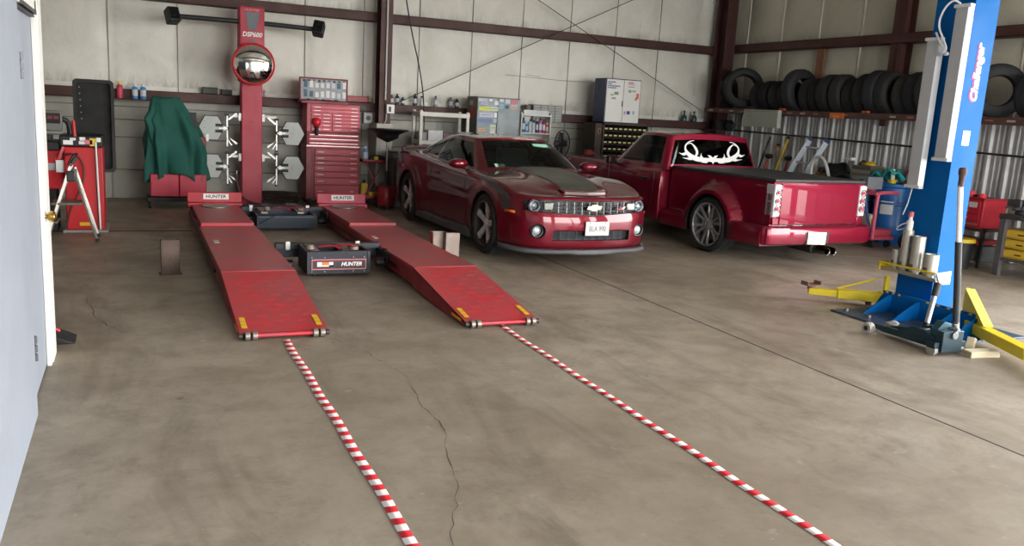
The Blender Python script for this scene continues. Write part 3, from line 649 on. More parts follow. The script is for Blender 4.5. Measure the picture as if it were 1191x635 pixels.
MB().tube([(-.22, .25, 1.3), (-.16, .27, 1.28), (-.14, .25, 1.15), (-.15, .2, 1.0)], .03, 10, smooth=3).build('hose', BLACK, t)
mb = MB(); mb.beam((-.25, -.05, .86), (-.2, -.04, 1.0), .02, .03); mb.build('red_lever', RED, t); MB().cyl((-.08, -.02, 1.12), (-.09, -.02, 1.3), .022, n=12).build('red_handle', RED, t)
MB().tube([(-.2, -.05, .90), (-.12, -.08, .93), (-.02, -.09, .88), (.02, -.1, .72), (-.04, -.12, .5), (-.15, -.13, .3), (-.19, -.1, .12)], .013, 10, smooth=3).build('brown_hose', mat('5c2c26', .5), t)
# aluminium step ladder
AL = mat('b0aca6', .35, .8, .3); t = thing('step_ladder', 'small aluminium step ladder standing open in front of the red balancing machine', 'step ladder', (-.66, 10.55, 0))
for y in (-.17, .17):
    mb = MB(); mb.beam((-.26, y, .02), (.0, y*.75, .83), .020, .034); mb.build('front_rail', AL, t, bev=.004)
    mb = MB(); mb.beam((.24, y*1.05, .02), (.03, y*.8, .80), .020, .028); mb.build('rear_leg', AL, t, bev=.004)
    mb = MB(); mb.b(.225, .265, y*1.05-.022, y*1.05+.022, 0, .035); mb.b(-.285, -.235, y-.022, y+.022, 0, .035); mb.build('rubber_foot', BLACK, t, bev=.004)
    mb = MB(); mb.b(-.04, .05, y*.8-.02, y*.8+.02, .66, .78); mb.build('hinge_plate', mat('3c3c3e', .4, .3, .2), t, bev=.012)
MB().b(-.20, .10, -.16, .16, .40, .43).build('step', mat('6a665f', .5, .4, .3), t, bev=.006); MB().b(-.26, -.14, -.165, .165, .2, .222).build('step', mat('6a665f', .5, .4, .3), t, bev=.006)
MB().tube([(-.02, -.13, .84), (.02, -.13, .93), (.06, -.11, .95), (.06, .11, .95), (.02, .13, .93), (-.02, .13, .84)], .012, 8, smooth=1).build('top_handle', BLACK, t)
mb = MB(); mb.beam((.02, -.13, .86), (.06, -.12, .92), .03, .03); mb.build('handle_clamp', BLACK, t)
# green cloth over the console
t = thing('alignment_console', 'red cabinet on black casters peeking out under a green cover', 'console', (.55, 13.34, 0))
mb = MB(); mb.b(-.37, .02, 0, .40, .17, .5); mb.build('cabinet', mat('b0203c', .42, 0, .12), t, bev=.012); mb = MB(); mb.b(.027, .40, 0, .40, .17, .5); mb.build('cabinet', mat('b0203c', .42, 0, .12), t, bev=.012)
MB().b(.33, .40, .08, .36, .5, 1.05).build('side_panel', mat('b0203c', .42, 0, .12), t, bev=.01)
MB().b(-.26, .28, .10, .30, .5, 1.4).build('upper_cabinet', BLACK, t)
MB().b(-.42, .42, -.03, .42, .10, .165).build('base_frame', BLKM, t, bev=.008); 
for x in (-.38, .38):
    for y in (0, .36):
        mb = MB(); mb.cyl((x-.018, y, .045), (x+.018, y, .045), .045, n=18); mb.b(x-.024, x+.024, y-.02, y+.03, .07, .13); mb.build('caster', BLACK, t, bev=.003)
MB().b(.405, .44, .0, .05, 1.0, 1.1).build('white_plug', WHITEP, t)
def cover():
    G = []; nr = 30; na = 120
    for i in range(nr+1):
        v = i/nr
        if v < .14: s = v/.14; hx = .185*s; hy = .11*s; z = 1.60 + .0*(1-s); cx = -.13 + .0
        else:
            s = (v-.14)/.86; z = 1.60 - s*1.17; hx = .185 + .205*min(1, s*1.9)**.8 + .0*s; hy = .11 + .10*min(1, s*1.5)**.7; cx = -.13 + .13*min(1, s*1.6)
        row = []
        for k in range(na):
            a = 2*PI*k/na; c, q = math.cos(a), math.sin(a); e = .55
            x = cx + hx*abs(c)**e*(1 if c > 0 else -1); y = .19 + hy*abs(q)**e*(1 if q > 0 else -1)
            s2 = max(0, (v-.14)/.86); w = .022*s2*(math.sin(a*9+1.3*math.sin(z*3)) + .6*math.sin(a*17+2+z*2)) + .012*math.sin(a*5 + z*6)*min(1, s2*3)
            zz = z + (.05*math.sin(a*3+.5) + .03*math.sin(a*7))*max(0, s2-.75)*4*(1) + .012*math.sin(a*4)*(v > .1)
            x += c*w*2.2; y += q*w*2.2
            if s2 > 0 and z > .9 and c < -.3: x -= .05*math.exp(-((z-1.28)/.07)**2)
            row.append((x, y, zz))
        G.append(row)
    return G
mb = MB(); mb.grid(cover(), cv=True); o = mb.build('cloth_cover', mat('14544a', .8, 0, .3, 3, dirtc='0c3530'), ang=80, thick=.006); o.location = (.55, 13.34, 0)
tag(o, 'dark green cloth cover draped over the console left of the red column', 'cover')
# ------------------------------------------------------------------ vehicles
def cr1(P, n, closed):
    P = np.asarray(P, float); m = len(P); out = []
    for i in range(m if closed else m-1):
        if closed: a, b, c, d = P[i-1], P[i], P[(i+1) % m], P[(i+2) % m]
        else: b, c = P[i], P[i+1]; a = P[i-1] if i > 0 else 2*b-c; d = P[i+2] if i+2 < m else 2*c-b
        for k in range(n):
            t = k/n; out.append(.5*((2*b) + (c-a)*t + (2*a-5*b+4*c-d)*t*t + (3*b-a-3*c+d)*t**3))
    if not closed: out.append(P[-1])
    return np.array(out)
def ringnet(half):            # half: rows x cols x 3 (x>=0) -> full closed columns
    half = np.asarray(half, float); mir = half[:, -2:0:-1].copy(); mir[:, :, 0] *= -1
    return np.concatenate([half, mir], 1)
def dense(net, nu, nv):
    A = np.array([cr1(r, nu, True) for r in net]); B = cr1(A, nv, False); return B
def lerp_t(ts, vs, t): return float(np.interp(t, ts, vs))
def mirror_part(fn):
    for sx in (-1, 1): fn(sx)
def closed_body(D, name, m, parent):
    D = D.copy(); D[-1, :, 0] = 0
    mb = MB(); mb.grid(D, cv=True); n = D.shape[1]; mb.add([tuple(p) for p in D[0]], [tuple(range(n))]); o = mb.build(name, m, parent, ang=50); return o
def raycast(o, org, d):
    ok, loc, nor, _ = o.ray_cast(Vector(org), Vector(d).normalized()); return (loc, nor) if ok else (None, None)
def drape(o, pts2, axis, off=.003, sgn=1, far=3):
    # pts2: 2-D array of (a, b); axis 'z': (x, y) from above; 'x': (y, z) from side sgn; 'y': (x, z) from front sgn
    G = []
    for row in pts2:
        r = []
        for a, b in row:
            if axis == 'z': loc, n = raycast(o, (a, b, far), (0, 0, -1)); fb = (a, b, 1)
            elif axis == 'x': loc, n = raycast(o, (sgn*far, a, b), (-sgn, 0, 0)); fb = (sgn*.9, a, b)
            else: loc, n = raycast(o, (a, sgn*6, b), (0, -sgn, 0)); fb = (a, sgn, b)
            if loc is None: loc = Vector(fb); n = Vector((0, 0, 1)) if axis == 'z' else Vector((sgn, 0, 0)) if axis == 'x' else Vector((0, sgn, 0))
            r.append(tuple(loc + n*off))
        G.append(r)
    return G
def strip(L_, R_, n=12):      # quad strip between two polylines of equal length
    out = []
    for p, q in zip(L_, R_): out.append([(p[0]+(q[0]-p[0])*k/n, p[1]+(q[1]-p[1])*k/n) for k in range(n+1)])
    return out
def resamp(P, n): 
    P = np.asarray(P, float); d = np.r_[0, np.cumsum(np.hypot(*np.diff(P, axis=0).T))]; t = np.linspace(0, d[-1], n)
    return np.stack([np.interp(t, d, P[:, 0]), np.interp(t, d, P[:, 1])], 1)
def greenhouse(base, roof, center, gl, mats, parent, bulge=.02, nv=14, name='cab'):
    # base, roof: half outlines nose->tail; center: centreline points; gl: list of (name, u0, u1, v0, v1)
    base = np.array(base, float); roof = np.array(roof, float); center = np.array(center, float); rows = []
    mid = (base*.45 + roof*.55); o = mid.copy(); o[:, 2] = 0; c = np.array([0, mid[:, 1].mean(), 0])
    dirv = (mid - c); dirv[:, 2] = 0; dirv /= np.linalg.norm(dirv, axis=1)[:, None]; mid = mid + dirv*bulge
    r2 = roof*.93 + center*.07; r2[:, 2] += .012; r3 = roof*.55 + center*.45; r3[:, 2] = roof[:, 2]*.3 + center[:, 2]*.7
    net = ringnet([base, mid, roof, r2, r3, center]); NU = 8
    lens = [nv//2, nv//2, 2, 4, 5]; A = np.array([cr1(r, NU, True) for r in net]); out = []
    for j in range(A.shape[1]):
        P = A[:, j]; a = cr1(P[:3], nv//2, False); b = cr1(np.array([P[2], P[3], P[4], P[5]]), 4, False); out.append(np.concatenate([a, b[1:]]))
    B = np.array(out).transpose(1, 0, 2); B[-1, :, 0] = 0
    nU = (len(base)-1)*NU; rows, colsn = B.shape[:2]; side = nv
    groups = {}
    for i in range(rows-1):
        for j in range(colsn):
            u = j/NU if j < nU else (2*nU - j - 1)/NU; u += .5/NU if j < nU else .5/NU
            v = (i+.5)/side; k = 'shell'
            for (nm, u0, u1, v0, v1) in gl:
                if u0 < u < u1 and v0 < v < v1: k = nm + ('' if u0 <= 0 or u1 >= len(base)-1 else ('_a' if j < nU else '_b'))
            groups.setdefault(k, []).append((i*colsn+j, i*colsn+(j+1) % colsn, (i+1)*colsn+(j+1) % colsn, (i+1)*colsn+j))
    V = [tuple(p) for p in B.reshape(-1, 3)]; res = {}
    for k, fs in groups.items():
        used = sorted({q for f in fs for q in f}); ix = {q: n for n, q in enumerate(used)}
        mb = MB(); mb.add([V[q] for q in used], [tuple(ix[q] for q in f) for f in fs])
        nm = k.replace('_a', '').replace('_b', ''); res[k] = mb.build(nm if k != 'shell' else name, mats['shell'] if k == 'shell' else mats['glass'], parent, ang=40)
    return res, B
M_TREAD = mat('1d1d1e', .7, 0, .3, 6, .1)
def wheel(parent, x, y, r, rimr, wid, sx, style, mrim, mdark):
    h = wid/2
    prof = [(rimr, -h*.78), (rimr+.012, -h*.98), (rimr+(r-rimr)*.55, -h*1.04), (r-.022, -h*.9), (r-.004, -h*.68), (r, -h*.3), (r, h*.3), (r-.004, h*.68), (r-.022, h*.9), (rimr+(r-rimr)*.55, h*1.04), (rimr+.012, h*.98), (rimr, h*.78)]
    cx = x - sx*h; mb = MB(); mb.lathe(prof, (cx, y, r), 'x', 56)
    w = mb.build('wheel', M_TREAD, parent, ang=30)
    g = MB(); n = 56
    for k in range(n):        # tread blocks
        a = 2*PI*k/n
        for s_ in (-1, 1):
            s0 = g.mark(); g.b(s_*h*.18 if s_ > 0 else -h*.72, h*.72 if s_ > 0 else -h*.18, -.011, .011, r-.004, r+.004)
            g.xf(Matrix.Translation((cx, y, r)) @ Matrix.Rotation(a + (.04 if s_ > 0 else 0), 4, 'X'), s0)
        s0 = g.mark(); g.b(-h*.12, h*.12, -.012, .012, r-.004, r+.004); g.xf(Matrix.Translation((cx, y, r)) @ Matrix.Rotation(a+.06, 4, 'X'), s0)
    g.build('tread', M_TREAD, w)
    f = x - sx*.012; rb = MB()
    rb.lathe([(rimr+.004, f + sx*.010), (rimr-.008, f + sx*.013), (rimr-.018, f), (rimr-.022, f - sx*wid*.8), (rimr+.004, f - sx*wid*.85)], (0, y, r), 'x', 48)
    rb.build('rim_barrel', mdark, w)
    sp = MB(); ns, tw = style
    def spoke(a, w0, w1, xo0, xo1):
        s0 = sp.mark(); d0, d1 = .045, rimr-.012
        vs = [];
        for rr, ww, xx in ((d0, w0, f - sx*.03), (d1*.55, (w0+w1)/2*.9, f - sx*.018), (d1, w1, f - sx*.006)):
            for q, dx in ((-1, 0), (1, 0), (1, -.03), (-1, -.03)): vs.append((xx + sx*dx*(1 if dx else 0) + (sx*0), q*ww/2, rr))
        fs = []
        for k in (0, 4): fs += [(k, k+1, k+5, k+4), (k+1, k+2, k+6, k+5), (k+2, k+3, k+7, k+6), (k+3, k, k+4, k+7)]
        fs += [(0, 3, 2, 1), (8, 9, 10, 11)]; sp.add(vs, fs); sp.xf(Matrix.Translation((0, y, r)) @ Matrix.Rotation(a, 4, 'X'), s0)
    for k in range(ns):
        a = 2*PI*k/ns + .15
        if tw: spoke(a-tw, .04, .035, 0, 0); spoke(a+tw, .04, .035, 0, 0)
        else: spoke(a, .062, .085, 0, 0)
    sp.lathe([(0, f - sx*.012), (.03, f - sx*.012), (.07, f - sx*.03), (.075, f - sx*.06), (0, f - sx*.06)], (0, y, r), 'x', 24)
    sp.build('rim_spokes', mrim, w, bev=.004)
    bd = MB(); bd.cyl((f - sx*.09, y, r), (f - sx*.10, y, r), rimr*.72, n=36); bd.cyl((f - sx*.07, y, r), (f - sx*.12, y, r), .07, n=20)
    bd.build('brake_disc', mat('77716c', .4, .8, .3), w)
    bk = MB(); bk.cyl((f - sx*.13, y, r), (f - sx*wid*.8, y, r), rimr-.02, n=32); bk.build('rim_back', BLACK, w)
    return w
def cutter(mb, m): return mb.build('cut', m, fix=True)
def car_seat(parent, x, y, z, m, lean=.25, nm='seat', hr=True):
    mb = MB(); mb.b(x-.24, x+.24, y-.25, y+.25, z, z+.14); s0 = mb.mark(); mb.b(x-.24, x+.24, -.06, .06, 0, .58)
    mb.xf(Matrix.Translation((0, y+.28, z+.1)) @ Matrix.Rotation(-lean, 4, 'X'), s0)
    if hr: s0 = mb.mark(); mb.b(x-.13, x+.13, -.05, .05, .6, .78); mb.xf(Matrix.Translation((0, y+.28, z+.1)) @ Matrix.Rotation(-lean, 4, 'X'), s0)
    return mb.build(nm, m, parent, bev=.04, seg=3)
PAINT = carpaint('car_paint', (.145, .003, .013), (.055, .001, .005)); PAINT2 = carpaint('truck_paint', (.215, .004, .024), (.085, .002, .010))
GL1 = glass('windshield_glass', 'd4e2da'); GL2 = glass('tinted_glass', '4a5250'); GL3 = glass('rear_glass', '3a3c40')
GRAPH = mat('3c3d40', .42, .2, .1, 3); SKIRT = mat('4b4c50', .5, .1, .15); INT = mat('2c2e31', .8, 0, .2); BLKG = mat('0e0f10', .25, 0, .05)
RIM2 = mat('b4b4b6', .15, .7, .08, 8); SEAT = mat('8c9298', .7, 0, .1); LGT = mat('dfe4e8', .08, .6, .03); RIMC = mat('cfcfd0', .25, .3, .1, 8)
# ---- sports coupe, nose towards the camera
car = thing('sports_car', 'dark red sports coupe with a grey hood stripe parked beside the right ramp', 'car', (4.70, 9.27, 0), R(1.6))
X = [0, .35, .62, .79, .885, .925, .945, .925, .905, .905, .925, .95, .93, .87, .70, .40, 0]
Y = [-.985, -.965, -.91, -.80, -.62, -.36, 0, .45, 1.0, 1.7, 2.3, 2.85, 3.3, 3.65, 3.82, 3.87, 3.88]
SH = [.775, .775, .775, .78, .80, .86, .905, .915, .925, .945, .985, 1.005, 1.0, .99, .985, .98, .98]
CY = [-.87, -.84, -.76, -.60, -.40, -.12, .15, .5, 1.0, 1.7, 2.3, 2.85, 3.3, 3.6, 3.72, 3.8, 3.82]
CZ = [.79, .795, .81, .84, .88, .925, .955, .99, 1.0, 1.0, 1.02, 1.03, 1.045, 1.05, 1.05, 1.03, 1.02]
wn = [1, 1, .95, .7, .3, .08] + [0]*11; wt = [0]*12 + [.1, .35, .8, 1, 1]
zr = [.17, .205, .34, .50, .59, .69]; zn = [.17, .205, .34, .48, .575, .69]
rows = []
for (si, ni, ti, k) in ((.12, .12, .3, 0), (.035, .02, .14, 1), (.006, .0, .04, 2), (0, 0, 0, 3), (-.002, .012, 0, 4), (.004, .05, .02, 5)):
    rows.append([(X[i] - si*min(1, X[i]/.6), Y[i] + ni*wn[i] - ti*wt[i], zr[k]*(1-wn[i]) + zn[k]*wn[i]) for i in range(17)])
for (si, ni, ti, dz, dn) in ((.014, .062, .03, -.07, -.022), (.05, .09, .05, -.008, .003), (.12, .15, .08, .012, .012)):
    rows.append([(X[i] - si*min(1, X[i]/.6), Y[i] + ni*wn[i] - ti*wt[i], SH[i] + dz*(1-wn[i]) + dn*wn[i]) for i in range(17)])
t8 = rows[-1]; cen = [(0, CY[i], CZ[i]) for i in range(17)]
rows.append([(t8[i][0]*.55, t8[i][1]*.55 + cen[i][1]*.45, t8[i][2]*.35 + cen[i][2]*.65) for i in range(17)]); rows.append(cen)
D = dense(ringnet(rows), 8, 5)
xs, ys, zs_ = D[..., 0], D[..., 1], D[..., 2]
for yc in (0, 2.852):           # flared arches
    rr = np.hypot(ys-yc, zs_-.36); g = .022*np.exp(-((rr-.42)/.07)**2)*(np.abs(xs) > .7)*(zs_ < .85); D[..., 0] += np.sign(xs)*g
g = np.exp(-(((zs_-.72)/.05)**2))*(np.abs(xs) > .8)*(ys > .5)*(ys < 2.3)*.008; D[..., 0] += np.sign(xs)*g
s_ = np.clip((.40-np.abs(xs))/.08, 0, 1); s_ = s_*s_*(3-2*s_); t_ = np.clip((ys+.62)/.15, 0, 1); D[..., 2] += .028*s_*t_*(ys < .55)*(zs_ > .78)
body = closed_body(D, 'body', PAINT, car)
def yfront(x): return float(np.interp(abs(x), X[:6], Y[:6]))
def band(x0, x1, z0, z1, d, n=24, out=.12, nose=.03):
    mb = MB(); xsq = np.linspace(x0, x1, n+1); G = []
    for x in xsq: yf = yfront(x) + nose; G.append([(x, yf-out, z0(x)), (x, yf+d, z0(x)), (x, yf+d, z1(x)), (x, yf-out, z1(x))])
    mb.grid(G, cv=True); mb.add(G[0], [(0, 1, 2, 3)]); mb.add(G[-1], [(3, 2, 1, 0)]); return mb
cuts = []
for sx in (-1, 1):
    for yc in (0, 2.852): cuts.append(cutter(MB().cyl((sx*.60, yc, .365), (sx*1.15, yc, .365), .392, n=56), BLACK))
gz0 = lambda x: .592 + .05*abs(x)**2; gz1 = lambda x: .728 - .02*abs(x)**2
cuts.append(cutter(band(-.80, .80, lambda x: .578 + .05*abs(x) - .0*x, lambda x: .745 - .03*max(0, abs(x)-.55), .075), BLACK))
cuts.append(cutter(band(-.50, .50, lambda x: .298, lambda x: .412 + 0*x, .06, nose=0), BLACK))
for sx in (-1, 1): cuts.append(cutter(MB().cyl((sx*.665, -1.1, .40), (sx*.665, -.80, .40), .082, n=32), BLACK))
cab = MB(); cab.prism([(-.60, .80), (.60, .80), (.66, 1.2), (.66, 2.3), (.5, 2.85), (-.5, 2.85), (-.66, 2.3), (-.66, 1.2)], .42, 1.5, 'xy'); cuts.append(cutter(cab, INT))
boolean(body, cuts)
gh, GB = greenhouse(
    [(0, .44, .975), (.42, .48, .972), (.70, .64, .945), (.775, .98, .935), (.80, 1.5, .945), (.80, 2.1, .965), (.79, 2.6, .99), (.68, 3.02, 1.02), (.38, 3.15, 1.03), (0, 3.18, 1.03)],
    [(0, 1.18, 1.325), (.34, 1.195, 1.318), (.52, 1.27, 1.30), (.555, 1.45, 1.308), (.575, 1.75, 1.318), (.56, 2.05, 1.312), (.54, 2.28, 1.29), (.47, 2.46, 1.275), (.28, 2.52, 1.285), (0, 2.54, 1.295)],
    [(0, 1.22, 1.338), (0, 1.24, 1.34), (0, 1.35, 1.352), (0, 1.5, 1.362), (0, 1.75, 1.37), (0, 2.0, 1.366), (0, 2.2, 1.35), (0, 2.35, 1.335), (0, 2.42, 1.325), (0, 2.46, 1.32)],
    [('windshield', -1, 1.75, .06, .95), ('door_window', 2.5, 4.9, .1, .88), ('quarter_window', 5.0, 6.2, .16, .85), ('rear_window', 7.2, 9.5, .08, .92)],
    {'shell': PAINT, 'glass': GL1}, car, name='roof')
for k in gh:
    if k.startswith('door_w') or k.startswith('quarter') or k == 'rear_window': gh[k].data.materials[0] = GL2
mb = MB(); mb.tube([(-.60, .62, .965), (-.3, .50, .985), (0, .47, .99), (.3, .50, .985), (.60, .62, .965)], .012, 8, smooth=2); mb.build('wiper_cowl', BLACK, car)
mb = MB(); mb.tube([(-.45, .50, .99), (-.15, .56, 1.01), (.1, .60, 1.03)], .007, 6); mb.tube([(.1, .50, .99), (.35, .56, 1.0), (.5, .66, 1.01)], .007, 6); mb.build('wipers', BLACK, car)
# hood stripe, lip, fender stripes
hs = resamp([(-.655, .235), (-.3, .29), (.15, .36), (.44, .40)], 24); Ls = [(-w_, y_) for y_, w_ in hs]; Rs = [(w_, y_) for y_, w_ in hs]
MB().grid(drape(body, strip(Ls, Rs, 24), 'z', .004)).build('hood_stripe', mat('4f4e47', .38, .35, .08, 3), car, ang=60, label='matte grey hood stripe')
mb = MB(); G = []
for k in range(17):
    x = -.30 + .6*k/16; y = -.715 - .04*(1-abs(x)/.30); l, n_ = raycast(body, (x, y, 3), (0, 0, -1)); G.append([(x, y, l.z-.004), (x, y-.01, l.z+.02), (x, y+.08, l.z+.034), (x, y+.13, l.z+.0)])
mb.grid(G); mb.build('hood_scoop_lip', PAINT, car, ang=50, thick=.004)
mb = MB(); G = []
for k in range(17):
    x = -.27 + .54*k/16; y = -.722 - .04*(1-abs(x)/.30); l, n_ = raycast(body, (x, y, 3), (0, 0, -1)); G.append([(x, y-.006, l.z+.001), (x, y-.01, l.z+.013)])
mb.grid(G); mb.build('scoop_slot', mat('a8a8a8', .3, .8, .1), car)
for sx in (-1, 1):
    A = resamp([(-.60, .62), (-.585, .72), (-.53, .775), (-.36, .83), (-.05, .885), (.3, .905)], 26); B = resamp([(-.47, .60), (-.45, .70), (-.41, .75), (-.30, .795), (-.02, .855), (.3, .895)], 26)
    MB().grid(drape(body, strip(A, B, 8), 'x', .003, sx)).build('fender_stripe', GRAPH, car, ang=60)
    MB().grid(drape(body, strip([(-.685, .575), (-.52, .575)], [(-.685, .605), (-.52, .605)], 3), 'x', .006, sx)).build('side_marker', mat('d8661c', .3, 0, .05), car, label='orange side marker lamp', thick=.006)
    def line(nm, pts, w_=.003, n=40, mt=BLKG, off=-.0005, r=.0035):
        P = resamp(pts, n); g_ = drape(body, [[tuple(p)] for p in P], 'x', off, sx); mb = MB(); mb.tube([q[0] for q in g_], r, 6); return mb.build(nm, mt, car)
    line('door_seam', [(.72, .93), (.70, .75), (.62, .5), (.62, .26), (1.8, .25), (1.95, .4), (1.98, .75), (1.93, .95)], n=80)
    line('body_crease', [(.5, .70), (1.2, .725), (2.2, .76)], r=.002)
    MB().grid(drape(body, strip([(1.68, .80), (1.86, .80)], [(1.68, .835), (1.86, .835)], 3), 'x', .014, sx)).build('door_handle', PAINT, car, thick=.02, bev=.004)
    mb = MB(); mb.prism([(.42, .13), (2.42, .13), (2.42, .2), (2.1, .24), (1.4, .215), (.6, .25), (.42, .22)], sx*.86, sx*.955, 'yz'); mb.build('side_skirt', SKIRT, car, bev=.012)
    G = []
    s0 = MB(); s0.lathe([(0, -.115), (.05, -.11), (.068, -.08), (.075, .0), (.068, .05), (.045, .06), (0, .062)], (0, 0, 0), 'y', 24)
    s0.xf(Matrix.Translation((sx*.955, .86, 1.005)) @ Matrix.Rotation(-sx*.25, 4, 'Z') @ Matrix.Scale(1.75, 4, (1, 0, 0)) @ Matrix.Scale(.85, 4, (0, 0, 1)) @ Matrix.Scale(.85, 4, (0, 1, 0)))
    mo = s0.build('side_mirror', PAINT, car, ang=60); MB().beam((sx*.78, .88, .945), (sx*.9, .87, .975), .05, .03).build('mirror_stalk', BLACK, mo)
    # headlamp
    yc = yfront(.70) + .06; mb = MB(); mb.lathe([(.0, .03), (.045, .02), (.062, -.012), (.072, -.02), (.080, -.012), (.080, .03)], (sx*.685, yc, .672), 'y', 36)
    lo = mb.build('headlight', mat('8c9098', .15, .9, .05), car); MB().lathe([(0, -.004), (.02, .0), (.034, .012), (.04, .02)], (sx*.685, yc-.01, .672), 'y', 28).build('lamp_lens', LGT, lo)
    MB().lathe([(.050, -.004), (.056, -.010), (.060, -.004), (.055, .004)], (sx*.685, yc-.012, .672), 'y', 36, closed=True).build('halo_ring', LGT, lo)
    mb = MB(); y5 = yfront(.55) + .045; mb.b(sx*.54-.055, sx*.54+.055, y5, y5+.03, .635, .715); mb.build('turn_lamp', mat('b8b4b0', .2, .7, .1), lo, bev=.008)
    G = [[(x, yfront(x)+.03+.003, z) for z in np.linspace(.604, .738, 8)] for x in np.linspace(sx*.475, sx*.795, 16)]
    MB().grid(G).build('lamp_cover', glass('lamp_cover_glass', 'e8ecec'), lo, ang=60)
    fo = MB().lathe([(0, -.02), (.03, -.016), (.052, 0), (.056, .012), (.062, .02), (.062, .05)], (sx*.665, -.855, .40), 'y', 32).build('fog_light', LGT, car)
    MB().lathe([(.058, -.012), (.07, -.016), (.083, .0), (.083, .05)], (sx*.665, -.865, .40), 'y', 32).build('fog_bezel', mat('34363a', .35, .3, .1), fo)
    for yc_, nm in ((0, 'front'), (2.852, 'rear')): wheel(car, sx*.945, yc_, .362, .268, .25, sx, (5, 0), RIMC, mat('55504e', .4, .6, .2))
# grille
GR = mat('73767c', .3, .7, .1)
def curvebar(mb, x0, x1, z, r, dn, n=20): mb.tube([(x, yfront(x)+dn, z(x) if callable(z) else z) for x in np.linspace(x0, x1, n)], r, 6)
mb = MB(); G = [[(x, yfront(x)+.095, .59), (x, yfront(x)+.095, .74)] for x in np.linspace(-.8, .8, 20)]; mb.grid(G); gr = mb.build('grille', BLKG, car)
mb = MB()
for z in (lambda x: .628 + .02*abs(x), lambda x: .682 + .0*x): curvebar(mb, -.475, .475, z, .0055, .05)
for k in range(10): x = -.43 + .86*k/9; mb.beam((x, yfront(x)+.047, .58+.045*abs(x)), (x, yfront(x)+.058, .733), .008, .012, up=(0, 1, 0))
mb.build('grille_bars', GR, gr)
mb = MB(); curvebar(mb, -.475, .475, lambda x: .582 + .05*abs(x), .006, .03); curvebar(mb, -.475, .475, lambda x: .733, .005, .045); mb.build('grille_trim', mat('8f9296', .25, .9, .1), gr)
mb = MB(); y_ = yfront(0) + .018; bt = [(-.1, -.022), (-.085, .024), (-.04, .024), (-.036, .038), (.045, .038), (.048, .024), (.10, .024), (.085, -.022), (.04, -.022), (.036, -.036), (-.045, -.036), (-.048, -.022)]
mb.prism([(a, b+.668) for a, b in bt], y_, y_+.02, 'xz'); mb.build('bowtie_emblem', mat('e2dcc4', .22, .6, .04), car, bev=.004, label='pale gold cross-shaped emblem')
mb = MB(); mb.prism([(.34, .645), (.365, .675), (.40, .675), (.375, .645)], yfront(.37)+.035, yfront(.37)+.045, 'xz'); mb.build('red_badge', matf('c82030', .4), car)
mb = MB(); mb.prism([(.385, .65), (.41, .68), (.44, .68), (.415, .65)], yfront(.37)+.037, yfront(.37)+.047, 'xz'); mb.build('red_badge', matf('d8c8c8', .4), car)
mb = MB()
for z in (.325, .342, .359, .376, .393): curvebar(mb, -.495, .495, z, .004, .03)
for k in range(9): x = -.40 + .8*k/8; mb.beam((x, yfront(x)+.04, .306), (x, yfront(x)+.04, .41), .006, .012, up=(0, 1, 0))
mb.build('lower_grille', mat('4c5058', .35, .5, .1), car)
mb = MB(); curvebar(mb, -.48, .48, .416, .008, -.002); mb.build('bumper_fold', PAINT, car)
# splitter
mb = MB(); G = []
for x in np.concatenate([-np.array([.93, .90, .86, .79, .70, .6, .45, .3, .2])[:], [0], np.array([.2, .3, .45, .6, .7, .79, .86, .90, .93])]):
    yf = float(np.interp(abs(x), [0, .35, .62, .79, .885, .93], [-1.0, -.985, -.93, -.82, -.64, -.40])); dz = -.012 if abs(x) < .25 else 0
    G.append([(x, yf+.06, .205), (x, yf-.012, .19), (x, yf-.03, .168+dz), (x, yf-.015, .155+dz), (x, yf+.16, .155)])
mb.grid(G); mb.build('front_splitter', mat('5c5e62', .45, .1, .12), car, ang=30, thick=.006)
# plate, mirror, interior, spoiler
y_ = yfront(0)-.012; PM = (.03, y_, .40)
MB().b(-.155+.03, .155+.03, y_-.012, y_-.004, .36, .52).build('license_plate', matf('c4c3c2', .5), car, bev=.004)
text('plate_text', 'BLA 990', .088, matf('6a5f66', .5), car, FRONT(.03, y_-.0125, .435), sx=.72)
mb = MB(); mb.cyl((-.07, y_-.014, .507), (-.07, y_-.012, .507), .006, n=8); mb.cyl((.13, y_-.014, .507), (.13, y_-.012, .507), .006, n=8); mb.build('plate_screws', DSTEEL, car)
MB().b(-.14+.03, .14+.03, y_-.004, y_+.1, .355, .50).build('plate_bracket', BLACK, car)
car_seat(car, -.36, 1.65, .50, SEAT); car_seat(car, .36, 1.65, .50, SEAT); mb = MB(); mb.b(-.55, .55, 2.3, 2.6, .6, .95); mb.build('rear_bench', INT, car, bev=.05)
mb = MB(); mb.prism([(.6, .5), (.6, .93), (.75, .965), (1.0, .93), (1.05, .7)], -.66, .66, 'yz'); mb.build('dashboard', INT, car, bev=.02)
mb = MB(); mb.lathe([(.175, -.012), (.19, 0), (.175, .012), (.162, 0)], (0, 0, 0), 'y', 32, closed=True); mb.b(-.17, .17, -.01, .01, -.015, .015); mb.b(-.04, .04, -.015, .02, -.05, .05)
mb.xf(Matrix.Translation((.36, 1.13, .97)) @ Matrix.Rotation(-.45, 4, 'X')); mb.build('steering_wheel', BLACK, car)
MB().b(-.11, .11, 1.14, 1.16, 1.22, 1.28).build('rear_view_mirror', BLACK, car, bev=.01)
def ws_pt(u, v, off=.004):      # a point on the windshield
    a = np.array([np.interp(u, [-.68, -.38, 0, .38, .68], [.66, .47, .42, .47, .66]), .96]); y = a[0]+(1.2-a[0])*v; z = .955 + (1.32-.955)*v; x = u*(1-.25*v); return x, y, z
